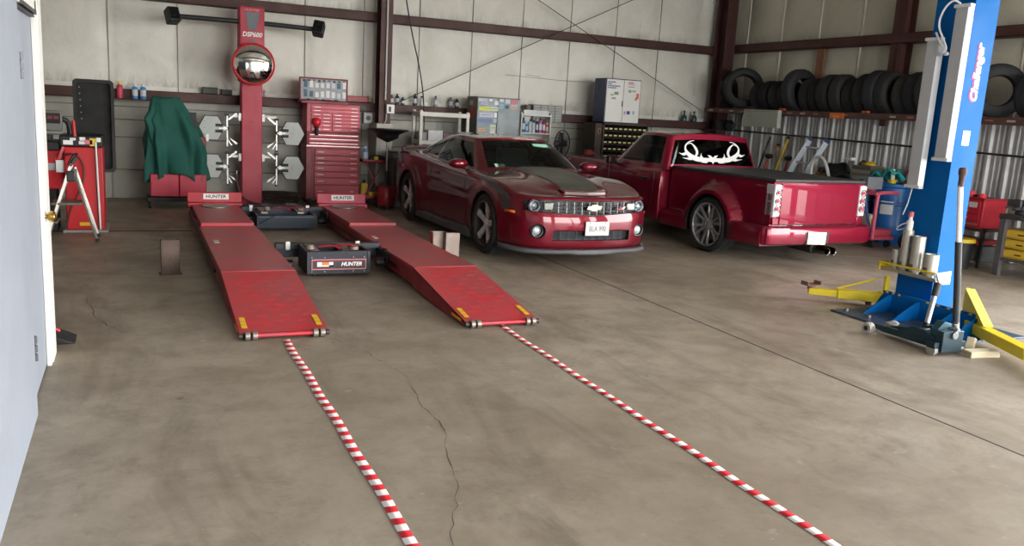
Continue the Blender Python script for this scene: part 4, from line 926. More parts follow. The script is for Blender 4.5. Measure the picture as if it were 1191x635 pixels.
for (u, v, w_, h_, c) in ((-.50, .12, .07, .035, 'a8d8c0'), (.36, .80, .11, .035, 'a8e0c8')):
    x, y, z = ws_pt(u, v); mb = MB(); mb.b(-w_, w_, -.002, .002, -h_, h_); mb.xf(Matrix.Translation((x, y-.02, z+.01)) @ Matrix.Rotation(-1.05, 4, 'X')); mb.build('glass_sticker', matf(c, .4), car, label='pale green windshield sticker')
mb = MB(); P = cr1(np.array([(-.80, 3.50, 1.0), (-.78, 3.66, 1.035), (-.6, 3.74, 1.06), (0, 3.78, 1.07), (.6, 3.74, 1.06), (.78, 3.66, 1.035), (.80, 3.50, 1.0)]), 5, False); mb.grid([[(x, y-.10, z-.05), (x, y-.02, z), (x, y+.03, z+.005), (x, y+.03, z-.03)] for x, y, z in P]); mb.build('rear_spoiler', PAINT, car)
mb = MB(); mb.b(-.75, .75, .5, 3.4, .14, .2); mb.build('underbody', BLACK, car)
# ---- pickup truck, tail towards the camera
tr = thing('pickup_truck', 'lowered dark red step-side pickup with a black bed cover, parked tail out', 'pickup truck', (7.815, 9.16, 0), R(3.5))
Xt = [0, .5, .84, .935, .955, .955, .955, .955, .95, .90, .5, 0]; Yt = [3.86, 3.85, 3.78, 3.58, 3.0, 2.4, 1.8, 1.2, 1.10, 1.05, 1.04, 1.04]
zt = [(.26, .06), (.30, .015), (.45, .0), (.62, .0), (.80, .006), (.92, .022), (.98, .045), (1.0, .10)]
rows = [[(Xt[i] - s*min(1, Xt[i]/.6), Yt[i] - (s*1.2 if i < 3 else 0) + (s*.6 if i > 8 else 0), z + (.02 if z > .9 and i < 6 else 0)) for i in range(12)] for z, s in zt]
cz = [1.02, 1.03, 1.05, 1.06, 1.07, 1.05, 1.0, 1.0, 1.0, 1.0, 1.0, 1.0]; cy = [3.7, 3.68, 3.6, 3.4, 3.0, 2.4, 1.8, 1.3, 1.15, 1.1, 1.1, 1.1]
l8 = rows[-1]; rows.append([(l8[i][0]*.6, l8[i][1]*.6+cy[i]*.4, l8[i][2]*.4+cz[i]*.6) for i in range(12)]); rows.append([(0, cy[i], cz[i]) for i in range(12)])
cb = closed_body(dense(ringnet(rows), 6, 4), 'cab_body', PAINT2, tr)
cuts = [cutter(MB().cyl((sx*.6, 2.985, .36), (sx*1.2, 2.985, .36), .42, n=48), BLACK) for sx in (-1, 1)]
cab = MB(); cab.b(-.80, .80, 1.12, 2.35, .5, 1.3); cuts.append(cutter(cab, INT)); boolean(cb, cuts)
gt, _ = greenhouse(
    [(0, 2.62, 1.03), (.5, 2.58, 1.025), (.80, 2.42, 1.01), (.875, 2.2, .995), (.885, 1.7, .99), (.88, 1.25, .99), (.855, 1.10, .99), (.78, 1.055, .995), (.4, 1.052, 1.0), (0, 1.052, 1.0)],
    [(0, 2.02, 1.50), (.4, 2.0, 1.50), (.64, 1.92, 1.49), (.72, 1.80, 1.485), (.745, 1.55, 1.49), (.735, 1.3, 1.485), (.71, 1.20, 1.47), (.63, 1.165, 1.475), (.35, 1.162, 1.495), (0, 1.162, 1.50)],
    [(0, 1.95, 1.53), (0, 1.94, 1.53), (0, 1.88, 1.54), (0, 1.8, 1.545), (0, 1.6, 1.55), (0, 1.4, 1.545), (0, 1.3, 1.54), (0, 1.25, 1.535), (0, 1.22, 1.53), (0, 1.2, 1.53)],
    [('windshield', -1, 2.1, .06, .93), ('door_window', 2.9, 5.2, .12, .90), ('rear_window', 6.9, 9.5, .14, .86)],
    {'shell': PAINT2, 'glass': GL1}, tr, bulge=.003, name='cab_roof')
gt['rear_window'].data.materials[0] = GL3
for k in gt:
    pass
RW_O = gt['rear_window']
# bed box with its flared fenders
def ss(a, b, t): t = min(1, max(0, (t-a)/(b-a))); return t*t*(3-2*t)
zsl = [.24, .26, .30, .36, .40, .43, .46, .48, .50, .52, .55, .58, .62, .66, .69, .72, .75, .78, .80, .82, .85, .88, .92, .96, 1.0, 1.02]
ysl = np.linspace(-1.0, 1.0, 81); mb = MB()
for sx in (-1, 1):
    G = []
    for y in ysl:
        row = [(0, y, .24)]
        for z in zsl:
            r = math.hypot(y, z-.35); b_ = max(1 - ss(.47, .56, r), (1 - ss(.40, .47, z))*.98)
            x = .80 - .012*ss(.9, 1.02, z) + .145*b_ - .02*(1-ss(.24, .3, z)); row.append((sx*x, y, z))
        row.append((0, y, 1.02)); G.append(row)
    mb.grid(G)
n = len(zsl)
for y in (-1.0, 1.0):
    pr = []
    for z in zsl: 
        r = math.hypot(y, z-.35); b_ = max(1 - ss(.47, .56, r), (1 - ss(.40, .47, z))*.98); pr.append((.80 - .012*ss(.9, 1.02, z) + .145*b_ - .02*(1-ss(.24, .3, z)), z))
    G = [[(-x, y, z), (0, y, z), (x, y, z)] for x, z in pr]; mb.grid(G)
bed = mb.build('bed', PAINT2, tr, ang=40)
cuts = [cutter(MB().cyl((sx*.5, 0, .36), (sx*1.2, 0, .36), .415, n=56), BLACK) for sx in (-1, 1)]
boolean(bed, cuts)
MB().b(-.79, .79, -1.015, 1.02, 1.022, 1.062).build('bed_cover', mat('2c2b2c', .55, 0, .2), tr, bev=.012, seg=3, label='black roll bed cover')
MB().b(-.675, .675, -1.03, -.99, .50, 1.012).build('tailgate', PAINT2, tr, bev=.012, seg=3)
MB().b(-.675, .675, -1.034, -.99, .50, .508).build('tailgate_seam', BLKG, tr)
CHL = mat('dcdce0', .2, .35, .05); RDL = mat('c84058', .15, .1, .05)
for sx in (-1, 1):
    mb = MB(); mb.b(min(sx*.68, sx*.80), max(sx*.68, sx*.80), -1.04, -.88, .60, 1.0); tl = mb.build('tail_light', CHL, tr, bev=.02, seg=3, label='clear chrome tail light')
    m3 = MB(); m4 = MB()
    for z in (.70, .80, .90):
        MB().lathe([(0, -.014), (.018, -.012), (.028, 0)], (sx*.735, -1.042, z), 'y', 20).build('red_lamp', RDL, tl)
        m3.lathe([(.038, -.004), (.044, -.012), (.05, 0)], (sx*.735, -1.041, z), 'y', 24)
        m4.lathe([(0, .006), (.028, 0)], (sx*.802, -.96, z), 'x', 16)
    m3.build('lamp_ring', CHROME, tl)
    mb = MB(); mb.b(min(sx*.68, sx*.785), max(sx*.68, sx*.785), -1.03, -.9, .5, .595); mb.build('corner_panel', PAINT2, tr, bev=.01)
    wheel(tr, sx*.935, 0, .365, .286, .27, sx, (6, .2), RIM2, RIM2); wheel(tr, sx*.945, 2.985, .355, .272, .25, sx, (6, .2), RIM2, RIM2)
    mb = MB(); mb.tube([(sx*.958, 2.35, .97), (sx*.962, 2.35, .7), (sx*.96, 2.38, .32), (sx*.96, 1.7, .31), (sx*.96, 1.25, .32), (sx*.962, 1.2, .7), (sx*.945, 1.2, .96)], .004, 6, smooth=1); mb.build('door_seam', BLKG, tr)
    MB().b(sx*.955-.012, sx*.955+.012, 1.32, 1.47, .82, .86).build('door_handle', BLACK, tr, bev=.006)
    mb = MB(); s0 = MB(); s0.b(-.075, .075, -.05, .04, -.065, .065); s0.xf(Matrix.Translation((sx*1.03, 2.22, 1.05)) @ Matrix.Rotation(-sx*.2, 4, 'Z')); mo = s0.build('side_mirror', mat('2a1216', .4, 0, .1), tr, bev=.03, seg=3)
    MB().beam((sx*.9, 2.25, 1.0), (sx*1.0, 2.24, 1.03), .06, .05).build('mirror_stalk', BLACK, mo)
    mb = MB(); mb.beam((sx*.955, -.30, .44), (sx*.955, .30, .44), .001, .001)
# roll bumper with plate pocket
mb = MB(); out = [(-.945, -.42), (-.93, -.95), (-.90, -1.05), (-.84, -1.10), (-.4, -1.125), (0, -1.13), (.4, -1.125), (.84, -1.10), (.90, -1.05), (.93, -.95), (.945, -.42)]
out = cr1(np.array(out), 4, False); G = []
for x, y in out:
    nx = x*.0; s = 1 if abs(x) < .9 else .3; G.append([(x*.97, y + .05*s, .262), (x*.995, y + .01*s, .278), (x, y, .33), (x, y, .42), (x*.995, y + .012*s, .468), (x*.97, y + .035*s, .485), (x*.84, y + .14*s, .488)])
mb.grid(G); bp = mb.build('rear_bumper', PAINT2, tr, ang=40, thick=.01)
mb = MB(); mb.b(-.89, .89, -1.04, -.5, .275, .47); mb.build('bumper_core', PAINT2, tr)
PXC = -.10
MB().prism([(PXC-.21, .415), (PXC+.21, .43), (PXC+.19, .27), (PXC-.19, .265)], -1.138, -1.12, 'xz').build('plate_pocket', mat('3a1018', .5, 0, .2), tr, bev=.004)
mb = MB(); mb.b(-.155, .155, -.004, .004, -.078, .078); mb.xf(Matrix.Translation((PXC-.02, -1.146, .345)) @ Matrix.Rotation(.04, 4, 'Y')); mb.build('license_plate', matf('f0f0ee', .4), tr, bev=.002, label='blank white plate')
mb = MB()
for x in (.14, .25): mb.lathe([(.042, 0), (.050, -.005), (.052, .02), (.052, .3), (.044, .3), (.042, .01)], (x, -1.10, .160), 'y', 24)
mb.build('exhaust_tips', mat('7a7570', .2, 1, .2), tr); mb = MB(); mb.cyl((.12, -.9, .17), (.12, -.5, .18), .07, n=20); mb.cyl((.12, -.9, .165), (.25, -.82, .165), .05); mb.build('exhaust_pipe', DSTEEL, tr)
mb = MB(); mb.b(-.7, .7, -.9, 3.4, .22, .32); mb.cyl((-.8, 0, .35), (.8, 0, .35), .05); mb.build('chassis', BLACK, tr)
car_seat(tr, -.4, 1.50, .62, INT, nm='seat'); car_seat(tr, .4, 1.50, .62, INT, nm='seat')
mb = MB(); mb.prism([(2.2, .7), (2.2, .98), (2.35, 1.02), (2.5, 1.0), (2.5, .7)], -.78, .78, 'yz'); mb.build('dashboard', INT, tr)
# antler graphic on the rear window
WD = matf('dcdcdc', .5); mb = MB()
def rwp(x, z): 
    l, n_ = raycast(RW_O, (x, -2, z), (0, 1, 0)); return (x, (l.y if l else 1.10) - .004, z)
def antl(sx, c=.0):
    for pts, w_ in (([(.02, 1.16), (.18, 1.15), (.34, 1.17), (.47, 1.24), (.50, 1.33), (.42, 1.40), (.33, 1.42)], .034), ([(.34, 1.17), (.29, 1.25), (.33, 1.33), (.40, 1.38), (.45, 1.36)], .022), ([(.18, 1.15), (.22, 1.20), (.21, 1.245)], .02), ([(.47, 1.24), (.55, 1.22), (.62, 1.24)], .02), ([(.08, 1.15), (.14, 1.12), (.22, 1.11)], .022), ([(.34, 1.17), (.45, 1.16), (.56, 1.17)], .02)):
        P = cr1(np.array(pts), 8, False); G = []
        for i, p in enumerate(P):
            q = P[min(i+1, len(P)-1)] - P[max(i-1, 0)]; q = q/np.linalg.norm(q); nn = np.array([-q[1], q[0]]); f_ = i/(len(P)-1); ww = w_*(.55 + .45*math.sin(PI*min(1, f_*1.6))) * (1 - .85*max(0, f_-.5)*2)
            a, b = p + nn*ww, p - nn*ww; G.append([rwp(sx*a[0]+c, a[1]), rwp(sx*b[0]+c, b[1])])
        mb.grid(G)
antl(-1); antl(1)
for (a, b, c_) in (((-.07, 1.19), (0, 1.09), (.07, 1.19)), ((-.13, 1.13), (0, 1.12), (-.02, 1.20)), ((.13, 1.13), (.0, 1.12), (.02, 1.20)), ((-.10, 1.22), (-.02, 1.15), (-.03, 1.21)), ((.10, 1.22), (.02, 1.15), (.03, 1.21))): mb.add([rwp(a[0], a[1]), rwp(b[0], b[1]), rwp(c_[0], c_[1])], [(0, 1, 2)])
mb.build('antler_decal', WD, tr, fix=False, label='white antler decal')
# ------------------------------------------------------------------ along the back wall
SILV = mat('b9b3b2', .3, .8, .15); TC = mat('a82338', .38, 0, .2, 4, dirtc='6a1a26'); TCD = mat('7c1626', .45, 0, .25); TCP = mat('b43a4e', .35, .1, .2, 5)
def drawers(t, x0, x1, y, zs, m, handles=(0.06, .12), wide=None):
    for a, b in zip(zs[:-1], zs[1:]):
        mb = MB(); mb.b(x0, x1, y-.028, y+.0, b+.008, a-.005); d = mb.build('drawer', m, t, bev=.004)
        mb = MB()
        if wide: mb.b(x0+.02, x1-.02, y-.042, y-.028, a-.03, a-.016)
        else:
            for hx in (x0+.04, x1-.14): mb.b(hx, hx+.10, y-.042, y-.028, (a+b)/2-.003, (a+b)/2+.007)
        mb.build('drawer_handle', SILV, d, bev=.003)
t = thing('tool_cabinet', 'red rolling tool cabinet with seven drawers, the lowest of the stacked tool storage', 'tool cabinet', (2.94, 13.85, 0))
MB().b(-.44, .44, 0, .46, .10, .94).build('body', TCD, t, bev=.008); MB().b(-.44, -.34, -.025, .0, .10, .92).build('side_locker', TCD, t, bev=.006)
drawers(t, -.30, .42, 0, [.915, .81, .722, .655, .55, .452, .335, .12], TC)
mb = MB(); mb.b(-.44, .44, -.01, .47, .935, .955); mb.build('top_edge', TCP, t, bev=.004)
for x in (-.38, .38):
    for y in (.05, .40): mb = MB(); mb.cyl((x-.02, y, .05), (x+.02, y, .05), .05, n=18); mb.b(x-.03, x+.03, y-.02, y+.03, .07, .10); mb.build('caster', BLACK, t)
t = thing('tool_chest', 'middle chest with three silvery drawers between the red cabinet and the red top chest', 'tool chest', (2.94, 13.87, .955))
MB().b(-.43, .43, 0, .44, 0, .225).build('body', TCD, t, bev=.006); drawers(t, -.40, .42, 0, [.205, .14, .075, .012], SILV if False else TCP, wide=True)
MB().b(-.43, .43, -.03, .0, .0, .012).build('silver_strip', SILV, t)
t = thing('tool_chest', 'red top chest with many shallow drawers under the open tool display case', 'tool chest', (2.94, 13.87, 1.18))
MB().b(-.43, .43, 0, .42, 0, .44).build('body', TC, t, bev=.008)
drawers(t, -.36, .42, 0, [.42, .365, .31], TCP); drawers(t, -.36, -.03, 0, [.305, .25, .195, .14, .08, .015], TCP); drawers(t, -.02, .42, 0, [.305, .25, .195, .14, .08, .015], TCP)
mb = MB(); mb.b(-.43, .43, -.015, .43, .435, .45); mb.build('top_edge', TCP, t, bev=.003)
t = thing('work_light', 'bright red round work light with a black handle hanging on the tool chest', 'work light', (2.66, 13.80, 1.25))
mb = MB(); mb.lathe([(0, .16), (.04, .155), (.065, .12), (.068, .07), (.05, .03), (.0, .02)], (0, 0, 0), 'z', 24); mb.build('lamp_head', mat('d8202c', .35, 0, .05), t, ang=60); MB().cyl((0, 0, -.12), (0, 0, .03), .026, .032, n=14).build('handle', BLACK, t)
t = thing('tool_display_case', 'open red tool case with rows of small tools standing on top of the red chests', 'tool case', (2.80, 13.87, 1.63))
mb = MB(); mb.b(-.38, .35, .05, .09, .05, .39); mb.b(-.40, -.38, .03, .1, .04, .40); mb.b(.35, .37, .03, .1, .04, .40); mb.b(-.40, .37, .03, .1, .385, .405); mb.b(-.40, .37, .03, .1, .03, .05); mb.build('lid', TCD, t, bev=.004)
mb = MB(); mb.b(-.39, .36, -.08, .3, 0, .045); mb.build('case_base', TCD, t, bev=.005); MB().b(-.375, .345, .044, .05, .055, .38).build('display_board', mat('9aa0a6', .5, 0, .3, 12), t)
random.seed(11)
for r in range(2):
    for k in range(8):
        x = -.33 + k*.088; z = .10 + r*.15; c = random.choice(['d8d8dc', 'c4c8cc', '3a4046', '2e5a70', 'e0dcdc']); h = random.uniform(.07, .12)
        mb = MB(); mb.b(x, x+.055, .036, .044, z, z+h); mb.b(x+.015, x+.04, .030, .036, z+.01, z+h*.6); mb.build('tool_pack', matf(c, .5), t)
mb = MB()
for k in range(9): mb.b(-.35+k*.08, -.31+k*.08, .034, .044, .335+.01*(k % 3), .372)
mb.build('tool_row', matf('2a3238', .5), t)
for k, (dx, c, lab) in enumerate(((-.26, '1e1e20', 'black'), (-.14, 'a82032', 'red'), (-.02, '222226', 'short black'), (.08, 'b02838', 'bright red'), (.18, '333338', 'dark grey'))):
    tt = thing('hand_tool', '%s small hand tool lying at the front of the open tool case' % lab, 'hand tool', (2.80+dx, 13.83, 1.675)); mb = MB(); mb.cyl((-.04, 0, .014), (.01, 0, .014), .014, n=12); mb.build('grip', matf(c, .5), tt); MB().cyl((.01, 0, .014), (.05, .0, .014), .006, n=8).build('shaft', STEEL, tt)
# girt ledge items
def can(nm, lab, cat, x, z, r, h, body, cap, y=14.46, gp=None, neck=True):
    t = thing(nm, lab, cat, (x, y, z), group=gp)
    MB().lathe([(0, 0), (r, 0), (r, h*.72), (r*.85, h*.78), (r*.45, h*.82), (r*.45, h*.84), (0, h*.84)], n=20).build('body', matf(body, .4), t); MB().lathe([(0, h*.82), (r*.5, h*.82), (r*.55, h), (0, h)], n=16).build('cap', matf(cap, .4), t); 
    MB().lathe([(r*1.01, h*.2), (r*1.01, h*.6)], n=20).build('paper_label', matf('c8ccd4' if cap != 'e0d020' else 'c8405a', .5), t)
    return t
LZ = 1.685
can('spray_can', 'red spray can with a bright yellow cap on the wall girt', 'spray can', -.2, LZ-.14, .045, .25, 'b8304c', 'e0d020', 14.33); 
can('spray_bottle', 'blue bottle with a white cap on the wall girt, left of the pair', 'bottle', .01, LZ-.14, .042, .23, '3a8ec8', 'd8dce0', 14.33); can('spray_bottle', 'blue bottle with a white cap on the wall girt, right of the pair', 'bottle', .125, LZ-.14, .042, .23, '3a86c8', 'd8dce0', 14.33)
mb = MB(); mb.b(-.5, .35, 14.24, 14.38, LZ-.155, LZ-.14); o = struct(mb.build('trim_20', M_TRIM), 'short ledge in front of the girt'); 
for k, (x, c) in enumerate(((1.88, 'd08a94'), (1.95, 'd89aa0'))): can('small_bottle', 'small pink bottle on the girt beside the red column, %s of the two' % ('left' if k == 0 else 'right'), 'bottle', x, LZ, .028, .12, c, 'e0d0d0')
def boxit(nm, lab, cat, x, y, z, sx, sy, sz, c, rz=0, bev=.006, parts=None):
    t = thing(nm, lab, cat, (x, y, z), rz); MB().b(-sx/2, sx/2, -sy/2, sy/2, 0, sz).build('body', c if not isinstance(c, str) else mat(c, .5, 0, .25), t, bev=bev)
    if parts: parts(t)
    return t
def lidp(c, sx, sy, z, h=.012):
    def f(t): MB().b(-sx/2-.004, sx/2+.004, -sy/2-.004, sy/2+.004, z, z+h).build('lid', mat(c, .45, 0, .2), t, bev=.003)
    return f
boxit('storage_box', 'small dark green box on the wall girt behind the green cover', 'box', 1.1, 14.46, LZ, .22, .12, .09, '3c443a', parts=lidp('2e342e', .22, .12, .09))
boxit('storage_box', 'dark grey box on the wall girt just left of the red column', 'box', 1.35, 14.46, LZ, .16, .12, .07, '3a3834', parts=lidp('5a5448', .16, .12, .07))
boxit('steel_bracket', 'dark steel bracket on the wall girt just right of the red column', 'bracket', 1.74, 14.46, LZ, .12, .1, .10, '5a4c46', parts=lidp('4a3c38', .12, .1, .1))
t = thing('red_tray', 'long dark red metal tray on the wall girt right of the tool case', 'tray', (3.42, 14.44, LZ)); mb = MB(); mb.prism([(-.2, 0), (.2, 0), (.21, .10), (-.21, .10)], -.08, .08, 'xz'); mb.build('tray', mat('8c1c22', .4, 0, .25), t, bev=.01); MB().b(-.2, .2, -.07, .07, .095, .104).build('rim', mat('b04048', .4), t)
boxit('cloth_roll', 'grey and tan rolled rags on the girt at the maroon column', 'rags', 3.68, 14.45, LZ, .10, .12, .09, '9a8a74', bev=.03, parts=lidp('b0a48e', .06, .1, .085, .03))
boxit('toolbox_tray', 'dark grey plastic tray on the girt right above the power outlet', 'tray', 3.42, 14.3, 1.56, .3, .14, .06, '3c4248', parts=lidp('555b60', .28, .12, .055))
SP = [(4.06, '8a5a3c', '3a2a20', .16, 'small brown spray can right of the maroon column'), (4.16, '1e1e22', '303034', .18, 'black spray can right of the maroon column'), (4.26, '2a2c30', '101012', .13, 'short black tin right of the maroon column'), (4.48, '24262a', '1a1a1c', .20, 'tall black bottle over the left post of the white shelf'), (4.60, 'c8c8c4', '24262a', .17, 'white bottle with a black cap over the white shelf'), (4.86, '8c8e90', '505254', .19, 'grey spray can over the middle of the white shelf'), (5.14, '77787c', '404246', .18, 'grey bottle near the right end over the white shelf'), (5.26, '2c2c2e', '1a1a1a', .16, 'black tin beside the grey sticker cabinet')]
for x, c, cp, h, lab in SP: can('spray_can', lab, 'spray can', x, LZ, .035, h, c, cp, 14.46)
mb = MB(); mb.b(4.0, 5.3, 14.40, 14.42, LZ-.12, LZ-.02)
# power cart, oil drain, bin
t = thing('service_cart', 'low red service cart between the tool cabinet and the black oil drain pan', 'cart', (3.60, 13.75, 0))
for z in (.72, .12): mb = MB(); mb.b(-.2, .25, 0, .4, z, z+.015); mb.b(-.2, .25, 0, .01, z, z+.05); mb.b(-.2, -.19, 0, .4, z, z+.05); mb.b(.24, .25, 0, .4, z, z+.05); mb.build('shelf', mat('a02028', .4, 0, .25), t)
for a in (-1, 1): MB().beam((-.14*a, .02, .14), (.14*a, .02, .72), .02, .012, up=(0, 1, 0)).build('cross_brace', TCD, t)
for x in (-.19, .24):
    MB().beam((x, .38, .12), (x, .38, .74), .02, .02, up=(0, 1, 0)).build('leg', TCD, t); MB().cyl((x-.015, .05, .05), (x+.015, .05, .05), .05, n=14).build('caster', BLACK, t)
    MB().beam((x, .05, .09), (x, .05, .13), .02, .02, up=(0, 1, 0)).build('caster_fork', STEEL, t)
can('cleaner_bottle', 'blue and white cleaner bottle on the red service cart', 'bottle', 3.47, .735, .045, .25, '6f8fc0', 'd0d8e8', 13.85)
t = thing('power_tool', 'black and yellow power tool lying on the red service cart', 'power tool', (3.68, 13.88, .735)); mb = MB(); mb.lathe([(0, -.14), (.04, -.13), (.055, -.05), (.05, .06), (.035, .13), (0, .14)], (0, 0, .055), 'x', 18); mb.build('motor_body', BLACK, t, ang=60)
MB().c(-.03, -.05, .05, .07, .05, .07).build('yellow_grip', YEL, t, bev=.015)
t = thing('oil_jug', 'yellow jug standing on the lower shelf of the red service cart', 'jug', (3.47, 13.9, .135)); MB().b(-.06, .06, -.05, .05, 0, .24).build('body', mat('c8a020', .4, 0, .2), t, bev=.02, seg=3); MB().cyl((0, 0, .24), (0, 0, .29), .025).build('cap', BLACK, t)
t = thing('oil_jug', 'yellow jug lying on the lower shelf of the red service cart', 'jug', (3.66, 13.88, .135)); MB().b(-.12, .12, -.05, .05, 0, .09).build('body', mat('d0a828', .4, 0, .2), t, bev=.02, seg=3); MB().cyl((.12, 0, .05), (.16, 0, .05), .02).build('cap', BLACK, t)
t = thing('oil_drain', 'black oil drain pan on a steel pole over a small red round tank', 'oil drain', (3.72, 13.42, 0))
MB().lathe([(0, .06), (.13, .06), (.14, .08), (.14, .34), (.12, .37), (.03, .385), (0, .385)], n=28).build('tank', mat('8e1a26', .4, 0, .3, 6), t)
MB().cyl((0, 0, .38), (0, 0, 1.1), .018, n=14).build('pole', STEEL, t); MB().cyl((0, 0, .38), (0, 0, .62), .028, n=14).build('pole_sleeve', BLACK, t)
MB().lathe([(.02, 1.08), (.06, 1.10), (.17, 1.15), (.19, 1.21), (.30, 1.26), (.34, 1.28), (.335, 1.29), (.29, 1.275), (.17, 1.22), (.14, 1.17), (.0, 1.13)], n=40).build('drain_pan', mat('141516', .3, 0, .15), t)
mb = MB()
for k in range(3): a = 2*PI*k/3 + .4; mb.cyl((.13*math.cos(a), .13*math.sin(a), 0), (.13*math.cos(a), .13*math.sin(a), .07), .03, n=12)
mb.build('caster', BLACK, t)
t = thing('trash_bin', 'grey plastic trash bin behind the rear of the sports car', 'trash bin', (4.06, 13.80, 0)); mb = MB(); P = []
for z, s in ((0, .15), (.02, .155), (.8, .19), (.82, .205), (.88, .205), (.9, .195)): P.append([(-s, -s, z), (0, -s*1.02, z), (s, -s, z), (s*1.02, 0, z), (s, s, z), (0, s*1.02, z), (-s, s, z), (-s*1.02, 0, z)])
mb.grid(P, cv=True); mb.add(P[0], [tuple(range(8))]); mb.build('bin', mat('6c6c6c', .6, 0, .25), t, bev=.006); MB().b(-.185, .185, -.185, .185, .885, .92).build('lid', mat('3e3f41', .55, 0, .2), t, bev=.015)
# white plastic shelf
WPL = mat('d4d2cb', .5, 0, .1); t = thing('plastic_shelf', 'white plastic shelf unit behind the tail of the sports car', 'shelf', (4.33, 13.70, 0))
for x in (.03, .86):
    for y in (.0, .40): MB().c(x, y, .81, .055, .05, 1.62).build('post', WPL, t, bev=.012)
for z in (.08, .50, 1.05, 1.52): mb = MB(); mb.b(0, .89, -.03, .43, z, z+.075); mb.build('shelf_board', WPL, t, bev=.01)
boxit('carton', 'white carton on the middle board of the white shelf', 'carton', 4.62, 13.80, 1.125, .26, .24, .17, 'c8c8cc', parts=lidp('dadade', .25, .23, .16)); boxit('parts_bin', 'grey parts bin at the left end of the white shelf', 'bin', 4.42, 13.84, 1.125, .12, .26, .13, '8c8a86', parts=lidp('77767a', .12, .26, .125))
boxit('parts_bin', 'dark maroon box beside the white carton on the shelf', 'box', 4.85, 13.86, 1.125, .14, .2, .14, '5c2c34', parts=lidp('4a2228', .14, .2, .13))
# grey cabinet with stickers
GC = mat('7d878b', .45, .2, .25, 5); t = thing('metal_cabinet', 'tall grey metal cabinet covered in stickers behind the roof of the sports car', 'cabinet', (5.76, 13.70, 0))
MB().b(-.405, .405, .02, .5, 0, 1.90).build('body', mat('66665f', .5, .1, .3), t, bev=.006)
for x0, x1, nm in ((-.40, -.035, 'l'), (-.025, .40, 'r')): MB().b(x0, x1, 0, .022, .05, 1.885).build('door', GC, t, bev=.005)
MB().b(-.06, -.045, -.02, 0, .9, 1.1).build('door_handle', STEEL, t, bev=.004)
SC = ['c4c0d0', 'c8c4d8', 'e8e8ee', 'b8b8d4', 'dcdce8', 'dce04c', 'ccd4b0', 'c4c4dc', 'eceef4', '5c7cb8', 'b0b8c8', 'dca878', 'c4ccb0', 'e4e6e8', 'd0d4dc', 'c4c4d4', 'c86878', 'c8a890', '78b4cc', '343a42']
for (x, z, w_, h_), c in zip([(5.4, 1.845, .06, .05), (5.48, 1.845, .1, .05), (5.6, 1.85, .06, .04), (5.485, 1.79, .13, .04), (5.705, 1.805, .07, .07), (5.495, 1.7, .21, .06), (5.675, 1.705, .13, .07), (5.53, 1.595, .26, .07), (5.70, 1.6, .05, .08), (5.505, 1.5, .25, .06), (5.695, 1.505, .06, .07), (5.455, 1.34, .13, .06), (5.66, 1.38, .10, .12), (5.655, 1.3, .09, .04), (5.805, 1.855, .07, .05), (5.915, 1.845, .09, .07), (6.045, 1.845, .13, .07), (6.04, 1.755, .12, .07), (5.805, 1.755, .07, .09), (5.91, 1.75, .06, .06)], SC):
    s = MB().c(x-5.76, -.002, z, w_, .003, h_).build('sticker', matf(c, .5), t)
    if w_ > .09: MB().b(x-5.76-w_*.38, x-5.76+w_*.38, -.0045, -.0035, z-.004, z+.008).build('sticker_stripe', matf('7a7c98' if c != 'dce04c' else 'b8a030', .5), s)
MB().b(-.41, -.405, .1, .3, 1.55, 1.72).build('sticker', matf('a83a30', .5), t); MB().b(-.41, -.405, .2, .35, 1.75, 1.83).build('sticker', matf('b0aca4', .5), t)
# small white shelf with bottles
t = thing('small_shelf', 'small white open shelf full of bottles right of the grey cabinet', 'shelf', (6.32, 13.98, 0))
mb = MB(); mb.b(0, .02, 0, .3, 0, 1.67); mb.b(.58, .60, 0, .3, 0, 1.67); mb.b(0, .60, .29, .3, 0, 1.67); mb.build('frame', WHITE, t, bev=.003)
for z in (.3, .75, 1.30, 1.62): MB().b(.02, .58, 0, .29, z, z+.025).build('shelf_board', WHITE, t, bev=.003)
random.seed(2)
for k, (c, cp, h, wd, lb) in enumerate((('2468a8', '14181c', .26, .05, 'blue bottle with black cap'), ('3890b8', 'c8d8dc', .18, .04, 'pale blue short bottle'), ('a8c0d0', '303438', .24, .045, 'light grey spray bottle'), ('d0d4dc', '1a1a1c', .22, .04, 'white bottle with black trigger'), ('28282c', 'd0d0c8', .25, .035, 'black bottle with pale cap'), ('a868b8', '1c1c20', .27, .045, 'purple pink bottle'), ('b02838', '101014', .25, .045, 'dark red bottle'), ('c83858', 'd8d0d0', .19, .04, 'pink red bottle'))):
    t2 = can('bottle', lb + ' on the small white shelf', 'bottle', 6.40 + k*.068, 1.325, wd*.7, h, c, cp, 14.06)
boxit('leaflet_box', 'white box of leaflets on top of the small bottle shelf', 'box', 6.62, 14.1, 1.645, .5, .2, .08, 'd4d6dc', parts=lidp('8088a8', .3, .15, .07))
boxit('carton', 'flat white carton under the row of bottles on the small shelf', 'carton', 6.52, 14.06, 1.0, .34, .2, .12, 'd8d4cc', parts=lidp('c8c4c0', .3, .18, .11)); 
t = thing('parts_organizer', 'grey multi-drawer parts organiser on the wall girt above the fan', 'parts drawers', (6.94, 14.20, 1.52)); MB().b(-.30, .30, 0, .22, 0, .31).build('housing', mat('6c706e', .5, 0, .2), t, bev=.004)
for r in range(6):
    for c in range(4): MB().b(-.29+c*.146, -.155+c*.146, -.012, .0, .01+r*.049, .052+r*.049).build('drawer', mat('9a9d9a', .45, 0, .25), t, bev=.002)
boxit('olive_box', 'small olive box left of the grey parts organiser', 'box', 6.58, 14.3, 1.685, .08, .1, .12, '5a5c40', parts=lidp('48482f', .08, .1, .115))
